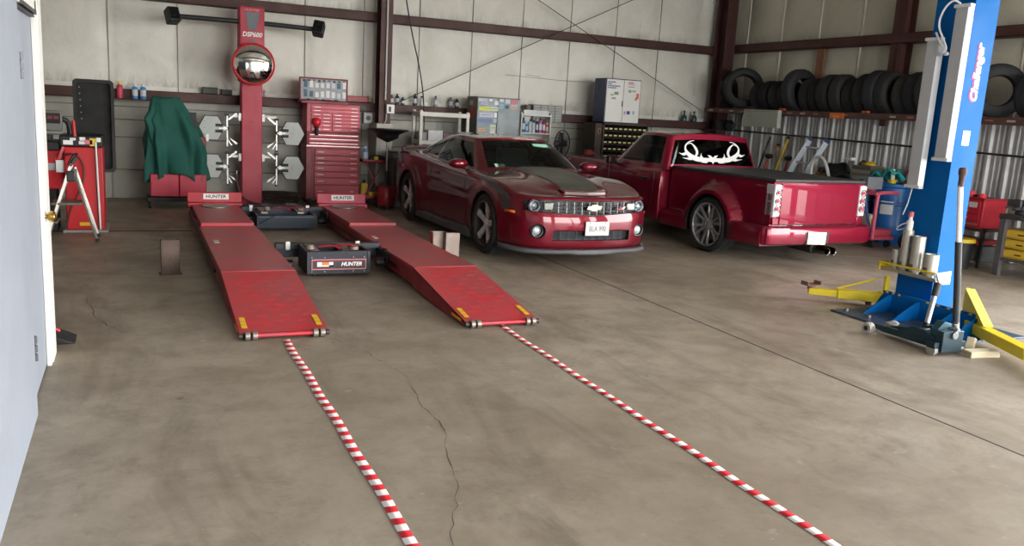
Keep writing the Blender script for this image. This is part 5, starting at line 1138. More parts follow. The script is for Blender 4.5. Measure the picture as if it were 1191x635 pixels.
# fan
t = thing('floor_fan', 'black round cage fan standing behind the sports car', 'fan', (6.86, 13.4, 0), .5); mb = MB()
for rr in (.05, .09, .13, .17, .205, .235): mb.lathe([(rr-.002, -.07+.05*(rr/.235)**2), (rr+.002, -.07+.05*(rr/.235)**2)], (0, 0, 1.17), 'y', 40, closed=True)
for k in range(24): a = 2*PI*k/24; mb.tube([(.03*math.cos(a), -.07, 1.17+.03*math.sin(a)), (.15*math.cos(a), -.055, 1.17+.15*math.sin(a)), (.24*math.cos(a), -.015, 1.17+.24*math.sin(a)), (.15*math.cos(a), .05, 1.17+.15*math.sin(a)), (.04*math.cos(a), .06, 1.17+.04*math.sin(a))], .0028, 5)
mb.lathe([(.237, -.02), (.245, -.01), (.237, 0)], (0, 0, 1.17), 'y', 40, closed=True); mb.build('fan_cage', BLACK, t)
mb = MB()
for k in range(4):
    s0 = mb.mark(); mb.grid([[(.04, -.012, 0), (.05, -.0, .08), (.04, .01, .19)], [(-.04, .012, 0), (-.07, .02, .1), (-.06, .02, .20)]]); mb.xf(Matrix.Translation((0, 0, 1.17)) @ Matrix.Rotation(k*PI/2, 4, 'Y'), s0)
mb.build('fan_blades', mat('3a3c40', .5), t, thick=.003); mb = MB(); mb.cyl((0, .0, 1.17), (0, .14, 1.17), .055); mb.cyl((0, -.075, 1.17), (0, -.06, 1.17), .035, n=16); mb.build('motor', BLACK, t, bev=.01)
mb = MB(); mb.cyl((0, .08, .04), (0, .08, 1.12), .016); mb.build('stand', BLKM, t); MB().lathe([(0, 0), (.22, 0), (.2, .025), (.03, .05), (0, .05)], (0, .08, 0)).build('base', BLACK, t)
# blue and white wall cabinet, bins and counter
t = thing('wall_cabinet', 'blue cabinet with white sticker doors standing on the parts bins', 'cabinet', (8.16, 13.6, 1.58))
MB().b(-.375, .375, .02, .42, 0, .79).build('body', mat('2c3a5c', .45, 0, .2), t, bev=.006)
MB().b(-.355, -.004, 0, .02, .015, .775).build('door', mat('d8d9d6', .4, 0, .1), t, bev=.003); MB().b(.004, .355, 0, .02, .015, .775).build('door', mat('d8d9d6', .4, 0, .1), t, bev=.003)
MB().b(-.02, -.008, -.014, 0, .3, .4).build('door_handle', BLACK, t)
for k, (s, w_) in enumerate((('QUALITY', 1), ('AUTO', 1), ('PARTS STORE', 1), ('SUPPLY', 1))): pass
mb = MB()
for k, (a, b_) in enumerate(((.0, .16), (.0, .10), (.0, .27), (.0, .19))): 
    n_ = int((b_-a)/.026)
    for q in range(n_): mb.b(-.335+q*.026, -.335+q*.026+.018, -.0025, 0, .715-k*.034, .737-k*.034)
mb.build('lettering_rows', matf('24407c', .5), t)
for x, z, w_, h_, c in ((-.15, .53, .09, .05, '6a8a70'), (-.24, .50, .07, .03, '90a090'), (-.2, .44, .09, .03, '808884'), (.14, .73, .11, .02, 'b04850'), (.15, .70, .14, .012, '8890a0'), (.15, .66, .14, .012, 'a05058'), (.13, .58, .06, .05, '7a8a80'), (.22, .585, .08, .03, '9a9aa0'), (.30, .50, .05, .10, 'd86048'), (.27, .45, .04, .06, 'd87058'), (.05, .19, .03, .06, 'c87078'), (.13, .195, .07, .06, '2440a0'), (.24, .20, .04, .06, '98a0a8')):
    MB().c(x, -.002, z, w_, .003, h_).build('sticker', matf(c, .5), t, bev=.001)
t = thing('bin_cabinet', 'dark open parts cabinet with rows of pale labelled pockets below the blue cabinet', 'parts bins', (8.25, 13.58, .935))
BRN = mat('3e3028', .6, 0, .25); mb = MB(); mb.b(-.47, -.44, 0, .45, 0, .64); mb.b(.46, .49, 0, .45, 0, .64); mb.b(-.47, .49, .4, .45, 0, .64); mb.b(-.47, .49, 0, .45, .61, .64); mb.b(-.47, .49, 0, .45, 0, .02)
for k in range(1, 5): mb.b(-.45, .47, .01, .4, k*.122, k*.122+.008)
for k in range(1, 9): mb.b(-.45+k*.102-.003, -.45+k*.102+.003, .01, .4, 0, .62)
mb.build('frame', BRN, t)
for r in range(5):
    for c in range(9): MB().b(-.435+c*.102, -.375+c*.102, .0, .012, .035+r*.122, .065+r*.122).build('label_strip', matf(['c8c48c', 'bcb878', 'd0cca4'][(r+c) % 3], .5), t)
t = thing('narrow_locker', 'dark brown narrow locker left of the parts bins with a small ring', 'locker', (7.70, 13.6, .93)); MB().b(-.07, .07, 0, .45, 0, .63).build('body', BRN, t, bev=.005)
MB().tube([(0.01 + .03*math.cos(a), -.006, .49 + .05*math.sin(a)) for a in np.linspace(0, 2*PI, 17)[:-1]], .006, 6, closed=True).build('ring', mat('9a7a40', .4, .5), t)
t = thing('work_counter', 'long work counter with a grey top behind the two parked cars', 'counter', (8.0, 13.3, 0)); MB().b(-1.1, 1.3, 0, .75, .88, .93).build('counter_top', mat('77736e', .5, 0, .3), t, bev=.005)
mb = MB(); mb.b(-.35, 1.25, .06, .1, .05, .88); mb.b(-.35, 1.25, .1, .7, .05, .1); mb.b(-.35, -.32, .06, .7, .05, .88); mb.b(1.22, 1.25, .06, .7, .05, .88); mb.build('front_panel', mat('c0b8a0', .5, 0, .2), t)
for x in (-1.05, -.4): MB().c(x, .1, .44, .06, .06, .88).build('leg', BRN, t)
t = thing('bench_grinder', 'red bench grinder on the counter left of the brown locker', 'grinder', (7.45, 13.42, .93)); mb = MB(); mb.lathe([(0, -.09), (.05, -.085), (.062, -.03), (.062, .03), (.05, .085), (0, .09)], (0, 0, .07), 'x', 20); mb.build('motor', mat('c0202c', .35, 0, .1), t, ang=60)
mb = MB(); mb.b(-.1, .1, -.05, .05, 0, .02); mb.b(-.03, .03, -.03, .03, 0, .06); mb.build('base', mat('8e1820', .4), t, bev=.004)
boxit('carton', 'small brown carton on the counter behind the red grinder', 'carton', 7.6, 13.7, .93, .18, .12, .14, '6c5a44', parts=lidp('7c6a50', .17, .11, .13))
for k, x in enumerate((10.12, 10.36)):
    t = thing('glass_bottle', 'dark teal bottle on the girt above the truck cab, %s of the two' % ('left' if k == 0 else 'right'), 'bottle', (x, 14.45, LZ)); MB().lathe([(0, 0), (.06, 0), (.065, .05), (.05, .10), (.02, .13), (.018, .18), (0, .18)], n=24).build('glass', mat('24464c', .15, 0, .1), t); MB().lathe([(0, .17), (.022, .17), (.022, .205), (0, .205)], n=16).build('stopper', BLACK, t)
t = thing('round_horn', 'dark round horn speaker on the girt in the corner above the truck', 'speaker', (10.28, 14.2, 1.50)); 
t.location = (10.75, 13.9, 1.55)
mb = MB(); mb.lathe([(0, .0), (.05, 0), (.07, -.06), (.10, -.12), (.105, -.14), (.09, -.13), (.05, -.06), (0, -.05)], (0, 0, .1), 'y', 28); mb.build('horn', mat('2c3438', .4, .3, .2), t); mb = MB(); mb.b(-.2, .12, .0, .12, 0, .2); mb.build('housing', BLACK, t, bev=.02)
mb = MB(); mb.b(10.5, 10.88, 13.86, 14.38, 1.53, 1.55); struct(mb.build('trim_21', M_TRIM), 'corner gusset plate on the girt')
# ------------------------------------------------------------------ tyre rack on the side wall
RK = mat('5a4038', .6, .1, .4, 5, dirtc='3a2420'); t = thing('tyre_rack', 'long brown steel rack with tape marks carrying the row of tyres', 'rack', (10.45, 7.0, 1.885)); T = t
MB().b(0, .03, 0, 7.25, 0, .085).build('front_beam', RK, t, bev=.003); MB().b(.58, .62, 0, 7.25, 0, .065).build('back_beam', RK, t, bev=.003)
mb = MB()
for k in range(15): mb.b(.03, .60, .1+k*.5, .16+k*.5, .02, .06)
mb.build('cross_bars', RK, t)
for k in range(22):
    if k in (8, 9, 11): continue
    MB().b(-.003, 0, .25+k*.32, .37+k*.32, .03, .055).build('tape_mark', matf('b4a8a0' if k % 2 else 'a4605a', .5), t)
for y in (.4, 3.1, 5.0): mb = MB(); mb.b(-.01, .05, y-.06, y+.06, .085, .12); mb.build('bracket', mat('a8502c', .6, 0, .3), t, bev=.005)
for y in (.5, 3.3, 5.9):
    MB().b(.60, .64, y-.06, y+.06, -.10, .06).build('wall_bracket', RK, t, bev=.004)
MB().b(-.02, -.003, 3.52, 3.82, -.02, .07).build('orange_reflector', mat('d8702c', .35, 0, .1), t, bev=.004, label='orange reflector plate'); MB().b(-.024, -.02, 3.60, 3.74, .0, .025).build('reflector_text', matf('e8a040', .4), t)
t = thing('metal_box', 'pale grey flat metal box hanging under the far end of the tyre rack', 'metal box', (10.408, 12.45, 1.655)); MB().b(-.04, .04, -.47, .47, 0, .31).build('panel', mat('a6aaa0', .5, .1, .15), t, bev=.006); mb = MB(); mb.b(-.043, -.04, -.42, .42, .28, .284); mb.b(-.043, -.04, .3, .34, .18, .19); mb.build('scuff_marks', DSTEEL, t)
WD_ = mat('8f6048', .65, 0, .3)
for y, lab in ((11.84, 'narrow orange-brown upright board on the side wall above the middle of the rack'), (7.52, 'narrow orange-brown upright board on the side wall right of the blue post')):
    t = thing('wooden_board', lab, 'board', (11.07, y, 1.95)); MB().b(-.04, .0, -.09, .09, 0, 1.12).build('board', WD_, t, bev=.004); MB().cyl((-.045, 0, .9), (-.04, 0, .9), .012, n=10).build('bolt', DSTEEL, t)
def tyre(r, w, lab, y, x=10.80, rim=.20, rot=None, z=None, grp=None, rzz=0):
    t = thing('tyre', lab, 'tyre', (x, y, (1.972 + r) if z is None else z), group='tyres on the rack', rot=rot or (0, 0, rzz)); h = w/2
    pr = [(rim, -h*.75), (rim+.01, -h*.95), ((rim+r)/2, -h*1.05), (r-.03, -h*.92), (r-.008, -h*.72)]
    for k, u in enumerate((-.5, -.46, -.18, -.14, .14, .18, .46, .5)): pr += [(r - (.009 if k % 4 in (1, 2) else 0) if False else r, h*u)]
    pr += [(r-.008, h*.72), (r-.03, h*.92), ((rim+r)/2, h*1.05), (rim+.01, h*.95), (rim, h*.75), (rim+.02, h*.5), (r-.03, h*.55), (r-.03, -h*.55), (rim+.02, -h*.5)]
    MB().lathe(pr, axis='y', n=48, closed=True).build('carcass', TYM[int(y*7) % 3], t, ang=35)
    mb = MB()
    for u in (-.34, 0, .34): mb.lathe([(r-.002, h*u-.006), (r+.004, h*u-.004), (r+.004, h*u+.004), (r-.002, h*u+.006)], axis='y', n=48, closed=True)
    for k in range(40):
        s0 = mb.mark(); mb.b(r-.002, r+.005, -h*.68, h*.68, -.004, .004); mb.rot(2*PI*k/40, 'Y', (0, 0, 0), s0)
    mb.build('tread', TYM[int(y*7) % 3], t); return t
TYM = [mat('232426', .75, 0, .35, 5, .1, dirtc='34322e'), mat('2b2b2b', .8, 0, .35, 5, .1, dirtc='3c3a34'), mat('202228', .7, 0, .3, 5, .1)]
TY = [(13.98, .30, .24, 'tyre at the far corner end of the rack, standing behind the leaning ring'), (12.98, .255, .21, 'small tyre under the leaning big ring, first of its run'), (12.72, .265, .21, 'brownish narrow tyre right of the leaning ring'), (12.46, .265, .21, 'tyre above the left part of the pale grey panel'), (12.2, .265, .22, 'tyre above the right part of the pale grey panel'), (11.93, .36, .22, 'very tall tyre just left of the wooden board'), (11.68, .28, .2, 'lower tyre right behind the very tall one at the wooden board'), (11.44, .28, .2, 'second lower tyre right of the wooden board'), (11.18, .31, .24, 'wide tyre a little right of the wooden board'), (10.92, .31, .22, 'dark tyre left of the orange reflector'), (10.66, .28, .2, 'tyre with a pale label patch over the orange reflector'), (10.40, .31, .22, 'tyre left of the small orange bracket on the rack'), (10.16, .335, .22, 'tall tyre over the small orange bracket on the rack'), (9.92, .32, .22, 'tyre just right of the small orange bracket on the rack'), (9.64, .30, .21, 'tyre under the left edge of the maroon side column'), (9.40, .315, .21, 'tyre under the right edge of the maroon side column'), (9.14, .34, .22, 'tall tyre two places left of the blue lift post'), (8.88, .34, .22, 'tall tyre just left of the hanging strip lamps'), (8.62, .30, .22, 'tyre partly hidden by the strip lamps on the post')]
for i, (y, r, w, lab) in enumerate(TY): tyre(r, w, lab, y, x=10.80 - max(0, r-.29), rzz=R(38) if i == 0 else R(5 + 4*math.sin(i*2.3)))
tyre(.30, .23, 'ribbed tyre right of the blue lift post, left of two', 7.61, rim=.19); tyre(.30, .23, 'ribbed tyre right of the blue lift post at the photo edge', 7.36, rim=.19)
tyre(.36, .2, 'big tyre turned face-on behind the blue lift post', 8.12, x=10.75, rot=(0, 0, R(-42)))
tyre(.375, .22, 'big tyre leaning face-on like a ring near the corner of the rack', 13.38, x=10.66, rim=.235, rot=(R(-6), 0, R(-30)), z=1.972+.375+.02)
# ------------------------------------------------------------------ floor things along the side wall
rod('wall_conduit', [(10.98, 14.0, 1.56), (10.98, 11, 1.52), (10.98, 7.0, 1.46), (10.98, 5.3, 1.44)], .016, DSTEEL, 'thin grey pipe running along the corrugated side wall', 'pipe')
def pole(nm, lab, cat, p0, p1, r, m, head=None):
    t = thing(nm, lab, cat, p0); d = Vector(p1) - Vector(p0); MB().cyl((0, 0, 0), d, r, n=12).build('handle', m, t)
    if head: head(t, d)
    return t
pole('yellow_pole', 'bright yellow pole leaning on the corrugated wall behind the truck bed', 'pole', (10.55, 12.45, 0), (10.95, 12.30, 1.50), .026, mat('d4b424', .4, 0, .15), lambda t, d: MB().cyl(d*.98, d*1.01, .03, n=12).build('end_cap', BLACK, t))
pole('black_pole', 'thin black pole leaning on the corrugated wall next to the truck cab', 'pole', (10.6, 12.95, 0), (10.95, 12.8, 1.48), .018, BLACK, lambda t, d: MB().cyl(d*.0, d*.03, .03, n=12).build('end_cap', RUBBER, t))
def dh(c):
    def f(t, d):
        p = d; MB().lathe([(0, .0), (.05, .01), (.075, .05), (.06, .09), (.0, .1)], tuple(p), 'z', 18).build('black_head', BLACK, t); mb = MB(); mb.cyl(p*.78, p*.98, .022, n=10); mb.build('red_socket', mat('a83a40', .5), t)
    return f
pole('hand_tool', 'black-headed tool with a red shaft left of the yellow pole', 'tool', (10.5, 12.7, 0), (10.8, 12.6, 1.08), .016, mat('a83a40', .5, 0, .2), dh(0)); pole('hand_tool', 'black-headed tool with a red shaft right of the yellow pole', 'tool', (10.5, 12.15, 0), (10.8, 12.08, 1.08), .016, mat('a83a40', .5, 0, .2), dh(0))
t = thing('orange_hook', 'orange-yellow hanging hook on the corrugated wall left of the yellow pole', 'hook', (11.02, 12.62, 1.22)); MB().tube([(-.02, -.1, .1), (-.02, .1, .1), (-.02, .0, .02), (-.02, .05, -.04), (-.02, 0, -.1)], .014, 8, smooth=2).build('hook', mat('cc8420', .5, 0, .2), t); MB().c(-.01, 0, .12, .04, .05, .05).build('mount', BLACK, t)
t = thing('aluminium_ladder', 'aluminium ladder leaning to the right against the corrugated wall behind the truck bed', 'ladder', (10.35, 12.0, 0))
A0, A1, B0, B1 = Vector((0, .14, 0)), Vector((.50, -.36, 1.50)), Vector((.0, -.24, 0)), Vector((.50, -.76, 1.48)); LA = mat('c2ccd6', .4, .25, .12)
for a, b_ in ((A0, A1), (B0, B1)): MB().beam(a, b_, .03, .09, up=(0, 0, 1)).build('rail', LA, t, bev=.004); MB().beam(b_*.985 + a*.015, b_*1.02 - a*.02, .036, .1).build('rail_cap', mat('24346c', .5), t)
for k in range(1, 6): f = k/5.5; MB().cyl(A0.lerp(A1, f), B0.lerp(B1, f), .016, n=10).build('rung', LA, t)
# bench with clutter behind the truck tail
t = thing('storage_bench', 'low dark steel bench behind the tail of the truck', 'bench', (10.76, 10.82, 0)); MB().b(-.33, .24, -.37, .38, .78, .82).build('bench_top', mat('4c453c', .6, 0, .3), t, bev=.004)
for x in (-.2, .2):
    for y in (-.32, .32): MB().c(x, y, .39, .05, .05, .78).build('leg', DSTEEL, t)
MB().b(-.22, .22, -.35, .36, .3, .33).build('lower_shelf', mat('4c453c', .6, 0, .3), t)
boxit('yellow_crate', 'dull yellow crate on the bench behind the white hose', 'crate', 10.76, 11.05, .82, .3, .24, .14, 'a08a3c', parts=lidp('6c5c2c', .28, .22, .12)); boxit('dark_box', 'dark box on the bench left of the ladder foot', 'box', 10.76, 11.05, .965, .25, .2, .08, '38322c', parts=lidp('2c2824', .25, .2, .07))
t = thing('white_hose', 'white hose bent in an arch with a dark end above the truck bed cover', 'hose', (10.47, 10.98, .82)); MB().tube([(0, .13, 0), (0, .15, .2), (0, .12, .34), (0, .02, .42), (0, -.12, .38), (0, -.22, .22), (0, -.27, .1)], .028, 10, smooth=2).build('hose', mat('c8c8c4', .4, 0, .1), t); MB().cyl((0, -.27, .1), (0, -.3, .0), .04).build('hose_end', mat('24305c', .5), t)
t = thing('bumper_cover', 'crumpled black plastic cover lying over the bench clutter', 'cover', (10.76, 10.66, .82)); mb = MB(); G = []
for i in range(13):
    u = i/12; row = []
    for k in range(9): v = k/8; row.append((-.22+.46*v, .35-.70*u, .34*math.sin(PI*(.12+.8*v))*(.75+.25*math.sin(u*7)) + .05*math.sin(u*11+v*5) + .08*(1-u)*0 + .06*u))
    G.append(row)
mb.grid(G); mb.build('plastic_shell', mat('1c1d1f', .45, 0, .2), t, thick=.012, ang=60); MB().c(-.22, -.3, .42, .1, .16, .05).build('white_patch', matf('c8ccd0', .5), t, bev=.015)
mb = MB(); mb.b(-.18, .18, -.25, .25, 0, .2); mb.build('inner_frame', BLACK, t, bev=.02)
boxit('steel_tray', 'battered grey steel tray lying on the dark blue drum right of the black cover', 'tray', 10.70, 10.12, .935, .33, .4, .10, '6a655e', parts=lidp('88827a', .32, .39, .1, .05)); boxit('steel_tray', 'flat grey tray on top of the battered steel tray', 'tray', 10.70, 10.12, 1.087, .30, .38, .06, '57524c', parts=lidp('77706a', .28, .36, .055))
t = thing('work_gloves', 'yellow gloves lying on top of the two grey trays', 'gloves', (10.68, 10.08, 1.16)); mb = MB(); mb.lathe([(0, 0), (.09, .0), (.1, .02), (.05, .06), (0, .065)], n=14); mb.b(-.03, .03, .06, .16, .0, .04); mb.build('glove', mat('c8a828', .6, 0, .2), t, bev=.006)
# welding cart, drums, towel
PK = mat('c0506a', .4, 0, .15); t = thing('welding_cart', 'pinkish red tubular cart between the truck tail and the blue drum', 'cart', (10.12, 9.38, 0)); mb = MB()
for y in (-.24, .2):
    mb = MB(); mb.tube([(-.2, y, .14), (-.2, y, .78), (-.16, y, .82), (.2, y, .82)], .028, 8, smooth=1); mb.build('side_frame', PK, t)
for y0, y1 in ((-.24, .2),): mb = MB(); mb.beam((-.2, y0, .80), (-.2, y1, .80), .05, .05); mb.b(-.22, .22, -.26, .22, .12, .17); mb.build('cross_frame', PK, t, bev=.006)
MB().beam((-.20, -.2, .2), (-.20, .02, .78), .03, .03).build('brace', mat('5870b0', .4), t); MB().b(-.2, .2, -.22, .12, .17, .27).build('drawer', mat('c04a5c', .4), t, bev=.008)
for x in (-.16, .16): 
    for y in (-.2, .17): MB().cyl((x-.02, y, .055), (x+.02, y, .055), .055, n=18).build('caster', RUBBER, t); MB().beam((x, y, .08), (x, y, .13), .03, .03, up=(0, 1, 0)).build('caster_fork', STEEL, t)
boxit('welder_box', 'grey control box with black leads on top of the pink cart', 'welder', 10.06, 9.50, .85, .3, .32, .18, '6e737a', parts=lambda t: MB().tube([(-.17, .1, .12), (-.19, 0, .05), (-.18, -.1, .1), (-.17, -.05, .15), (-.19, .08, .03)], .01, 6, smooth=3).build('cable', BLACK, t))
t = thing('spray_jug', 'cream jug with a yellow handle on the base of the pink cart', 'jug', (10.08, 9.40, .275)); MB().b(-.06, .06, -.09, .09, 0, .2).build('body', mat('c8bca4', .5), t, bev=.02); MB().c(-.02, -.11, .08, .05, .04, .12).build('yellow_handle', YEL, t, bev=.01)
BLU = mat('1c62a8', .35, 0, .12, 4)
def drum(x, y, lab, m, label_):
    t = thing('plastic_drum', lab, 'drum', (x, y, 0)); r = .262
    MB().lathe([(0, 0), (r-.02, 0), (r, .03), (r+.006, .28), (r+.006, .3), (r, .32), (r+.002, .6), (r+.01, .61), (r+.01, .64), (r+.0, .65), (r-.004, .86), (r+.012, .88), (r+.014, .92), (r-.01, .93), (r-.02, .91), (0, .90)], n=48).build('barrel', m, t)
    if label_:
        a0 = PI + .45 - .34; MB().lathe([(r+.009, .46), (r+.009, .66)], (0, 0, 0), 'z', 12, a0=a0, a1=a0+.72).build('paper_label', matf('d4d8dc', .5), t)
    return t
drum(10.74, 9.60, 'bright blue plastic drum with a white paper label', BLU, True); drum(10.72, 10.16, 'dark blue plastic drum half hidden behind the pink cart', mat('15356c', .4, 0, .2), False)
t = thing('teal_towel', 'teal cloth draped over the top of the blue drum', 'towel', (10.70, 9.62, .93)); mb = MB(); G = []
for i in range(15):
    u = i/14; row = []
    for k in range(9): v = k/8; row.append((-.22+.40*v, .28-.5*u, .02 + .09*math.sin(u*6+v*2)**2 + .05*math.sin(v*8) + (.1*u if v < .6 else .05)))
    G.append(row)
mb.grid(G); mb.build('cloth', mat('2f9c9c', .8, 0, .15, 8), t, thick=.012, ang=70); MB().beam((-.1, -.1, .02), (-.14, -.12, .22), .05, .05).build('white_brush', matf('dcd8c8', .5), t, bev=.01)
MB().c(-.12, -.11, .03, .1, .08, .06).build('yellow_grip', YEL, t, bev=.01)
HT = mat('b01c2c', .4, 0, .2); t = thing('hand_truck', 'red hand truck standing between the blue drum and the lift post', 'hand truck', (10.36, 8.78, 0))
for y in (-.14, .14): MB().beam((0, y, .12), (.18, y, 1.15), .03, .03, up=(0, 1, 0)).build('rail', HT, t)
for z in (.35, .65, .9, 1.12): MB().b(.03+z*.12, .06+z*.12, -.14, .14, z, z+.04).build('cross_bar', HT, t)
MB().b(-.2, .04, -.18, .18, .02, .04).build('toe_plate', STEEL, t)
for y in (-.2, .2): MB().lathe([(.03, -.02), (.07, -.02), (.10, -.03), (.12, -.02), (.12, .02), (.10, .03), (.07, .02), (.03, .02)], (.06, y, .12), 'y', 24, closed=True).build('wheel', RUBBER, t)
mb = MB(); mb.b(-.02, .08, -.12, .12, .55, .72); mb.build('black_box', BLACK, t, bev=.01)
t = thing('engine_hoist', 'dull red sloping steel hoist arm behind the blue drum', 'hoist', (10.98, 8.95, 0)); MB().beam((.0, .72, .98), (.0, .05, 1.38), .10, .16).build('arm', mat('9c4a48', .55, 0, .25), t, bev=.006); MB().c(0, .1, .65, .09, .09, 1.3).build('mast', mat('9c4a48', .55, 0, .25), t, bev=.005)
MB().beam((0, .25, .05), (0, -.5, .05), .09, .08).build('foot_beam', mat('9c4a48', .55, 0, .25), t, bev=.005)
# right edge: chest on a stand, bin, workbench
t = thing('tool_chest', 'red tool chest with silver trim on a low stand right of the blue post', 'tool chest', (10.1, 7.98, .52)); MB().b(0, .45, -.42, .42, 0, .38).build('body', RED, t, bev=.01)
for a, b_ in zip([.36, .27, .18, .09], [.27, .18, .09, .02]):
    d = MB(); d.b(-.018, 0, -.38, .38, b_+.006, a-.004); d = d.build('drawer', RED, t, bev=.004); mb = MB(); 
    if a > .1:
        for y in (-.15, .22): MB().b(-.032, -.018, y-.07, y+.07, (a+b_)/2-.008, (a+b_)/2+.008).build('drawer_handle', SILV, d)
        continue
    if a <= .1: mb.b(-.024, -.018, -.38, .38, b_+.02, b_+.045)
    mb.build('drawer_handle', SILV, d)
MB().b(-.022, -.018, -.34, -.22, .27, .34).build('paper_label', matf('b8b0b0', .5), t); MB().b(-.01, .46, -.43, .43, .375, .395).build('top_edge', mat('8c1822', .4), t)
t = thing('steel_stand', 'dark steel stand with a red shelf under the red tool chest', 'stand', (10.1, 7.98, 0)); 
for x in (.04, .42):
    for y in (-.44, .44): MB().c(x, y, .26, .04, .04, .52).build('leg', DSTEEL, t)
MB().b(.0, .46, -.46, .46, .48, .52).build('top_frame', DSTEEL, t); MB().b(.0, .44, -.42, .42, .30, .36).build('red_shelf', mat('8a1a24', .5, 0, .2), t, bev=.004); MB().b(.05, .44, -.42, .42, .08, .28).build('grey_drawer', mat('5c5e60', .5, 0, .2), t, bev=.006)
for k, (y, c, lab, r) in enumerate(((8.28, '8a3a34', 'dark red rag', .06), (8.12, '3a5484', 'blue round tool', .07), (7.86, 'b02c34', 'red air tool', .07), (7.68, 'c03038', 'small red fitting box', .05))):
    t = thing('small_tool', lab + ' lying on top of the red tool chest on the stand', 'tool', (10.2, y, .917)); MB().lathe([(0, 0), (r, 0), (r*1.1, r*.5), (r*.7, r*1.1), (0, r*1.2)], n=18).build('body', matf(c, .5), t); MB().cyl((0, r*.5, r*.5), (-.02, r*2, r*.4), r*.3, n=10).build('nozzle', BLACK if k % 2 else YEL, t)
t = thing('bucket', 'black bucket with a yellow rim and a pale label in front of the red shelf', 'bucket', (9.85, 7.62, 0)); MB().lathe([(0, 0), (.13, 0), (.16, .36), (.15, .36), (.12, .02)], n=32).build('pail', BLACK, t); MB().lathe([(.15, .345), (.175, .35), (.175, .395), (.12, .40), (0, .40)], n=32).build('yellow_lid', mat('ccae20', .45, 0, .15), t)
MB().lathe([(.149, .12), (.158, .28)], n=10, a0=PI-.15, a1=PI+.5).build('paper_label', matf('a8a8a0', .5), t)
WB = mat('5c5a5e', .5, .3, .3); t = thing('work_bench', 'grey steel workbench at the right edge of the photo', 'workbench', (10.0, 6.2, 0)); MB().b(-.1, .7, -.9, .98, .72, .78).build('bench_top', mat('3c3a3a', .5, 0, .3), t, bev=.005); 
for x in (-.05, .62):
    for y in (-.84, .93): MB().b(x-.035, x+.035, y-.04, y+.04, 0, .72).build('leg', WB, t, bev=.004)
MB().b(-.08, .66, -.86, .9, .20, .23).build('lower_shelf', WB, t)
t = thing('bench_vise', 'dark steel vise mounted on the corner of the grey workbench', 'vise', (10.02, 7.0, .78)); mb = MB(); mb.cyl((.06, 0, 0), (.06, 0, .05), .09, n=20); mb.b(-.02, .16, -.05, .05, .05, .13); mb.b(-.02, .01, -.09, .09, .1, .19); mb.build('vise_body', mat('45474a', .45, .5, .3), t, bev=.01)
mb = MB(); mb.b(-.14, -.10, -.09, .09, .1, .19); mb.b(-.12, .0, -.03, .03, .06, .11); mb.build('moving_jaw', mat('45474a', .45, .5, .3), t, bev=.008); MB().cyl((-.17, -.1, .09), (-.17, .1, .09), .008, n=8).build('vise_handle', STEEL, t)
t = thing('black_machine', 'black lumpy machine standing on the grey workbench at the photo edge', 'machine', (10.3, 6.62, .78)); mb = MB(); mb.b(-.25, .25, -.26, .22, 0, .12); mb.lathe([(0, -.2), (.10, -.19), (.13, -.05), (.12, .1), (.07, .2), (0, .21)], (0, -.02, .2), 'y', 24); mb.build('housing', BLACK, t, bev=.02)
MB().lathe([(0, 0), (.07, 0), (.08, .04), (.03, .09), (0, .1)], (-.12, .05, .28), n=20).build('knob', DSTEEL, t); MB().lathe([(0, -.03), (.09, -.03), (.09, .03), (0, .03)], (-.2, -.1, .14), 'x', 24).build('dial', mat('707880', .4, .4), t)
for k, z in enumerate((.24, .38, .52)):
    tt = boxit('yellow_drawer_box', 'yellow drawer box on the workbench shelf, %s of its stack' % ('lowest', 'middle', 'topmost')[k], 'drawer box', 10.15, 6.9, [.23, .355, .48][k], .34, .5, .115, 'c4a030', parts=lambda t: [MB().b(-.178, -.17, -.2, .2, .02, .1).build('drawer_front', mat('d8b43a', .4, 0, .15), t, bev=.004), MB().b(-.186, -.178, -.04, .04, .05, .065).build('drawer_handle', BLACK, t)])
# ------------------------------------------------------------------ two-post lift column
BLUE = mat('00589c', .6, 0, .08, 3, dirtc='003a80'); BLUE.node_tree.nodes['Principled BSDF'].inputs['Specular IOR Level'].default_value = .12; LYE = mat('d8c01c', .42, 0, .2, 4, dirtc='8a7820')
t = thing('lift_post', 'tall bright blue lift post with gusseted base at the right of the photo', 'lift post', (6.70, 5.40, 0)); T = t
mb = MB(); mb.b(0, .30, .0, .006, .02, 3.7); mb.b(0, .006, 0, .40, .02, 3.7); mb.b(0, .30, .394, .40, .02, 3.7); mb.b(.294, .30, .0, .10, .02, 3.7); mb.b(.294, .30, .30, .40, .02, 3.7); mb.build('column', BLUE, t, bev=.003, ang=30)
MB().b(.02, .28, .02, .38, 0.02, 3.0).build('carriage', mat('143a80', .45, 0, .2), t)
MB().b(-.70, .36, -.72, .50, 0, .018).build('base_plate', mat('3a4a60', .45, .1, .4), t, bev=.003)
for x in (-.15,):
    MB().prism([(-.70, .018), (.50, .018), (.38, .21), (-.60, .21)], x-.008, x+.008, 'yz').build('stiffener', BLUE, t)
for y in (.30, -.02, -.40, -.62): MB().prism([(-.50, .018), (-.158, .018), (-.158, .18), (-.2, .18)], y-.006, y+.006, 'xz').build('gusset', BLUE, t)
for k in range(9): MB().b(-.160, -.1585 if False else -.158, (-.56 + k*.055), (-.56 + k*.055)+.03, .192, .208).build('hazard_tape', BLACK if k % 2 else M_YST, t)
for k in range(6): MB().b(-.160, -.158, .20+k*.035, .225+k*.035, .192, .208).build('hazard_tape', BLACK if k % 2 else M_YST, t)
for y in (-.62, -.2, .15, .42): MB().cyl((-.58, y, .018), (-.58, y, .045), .022, n=6).build('anchor_bolt', STEEL, t)
TXM = matf('f0f0f4', .4); TXP = matf('a01868', .6)
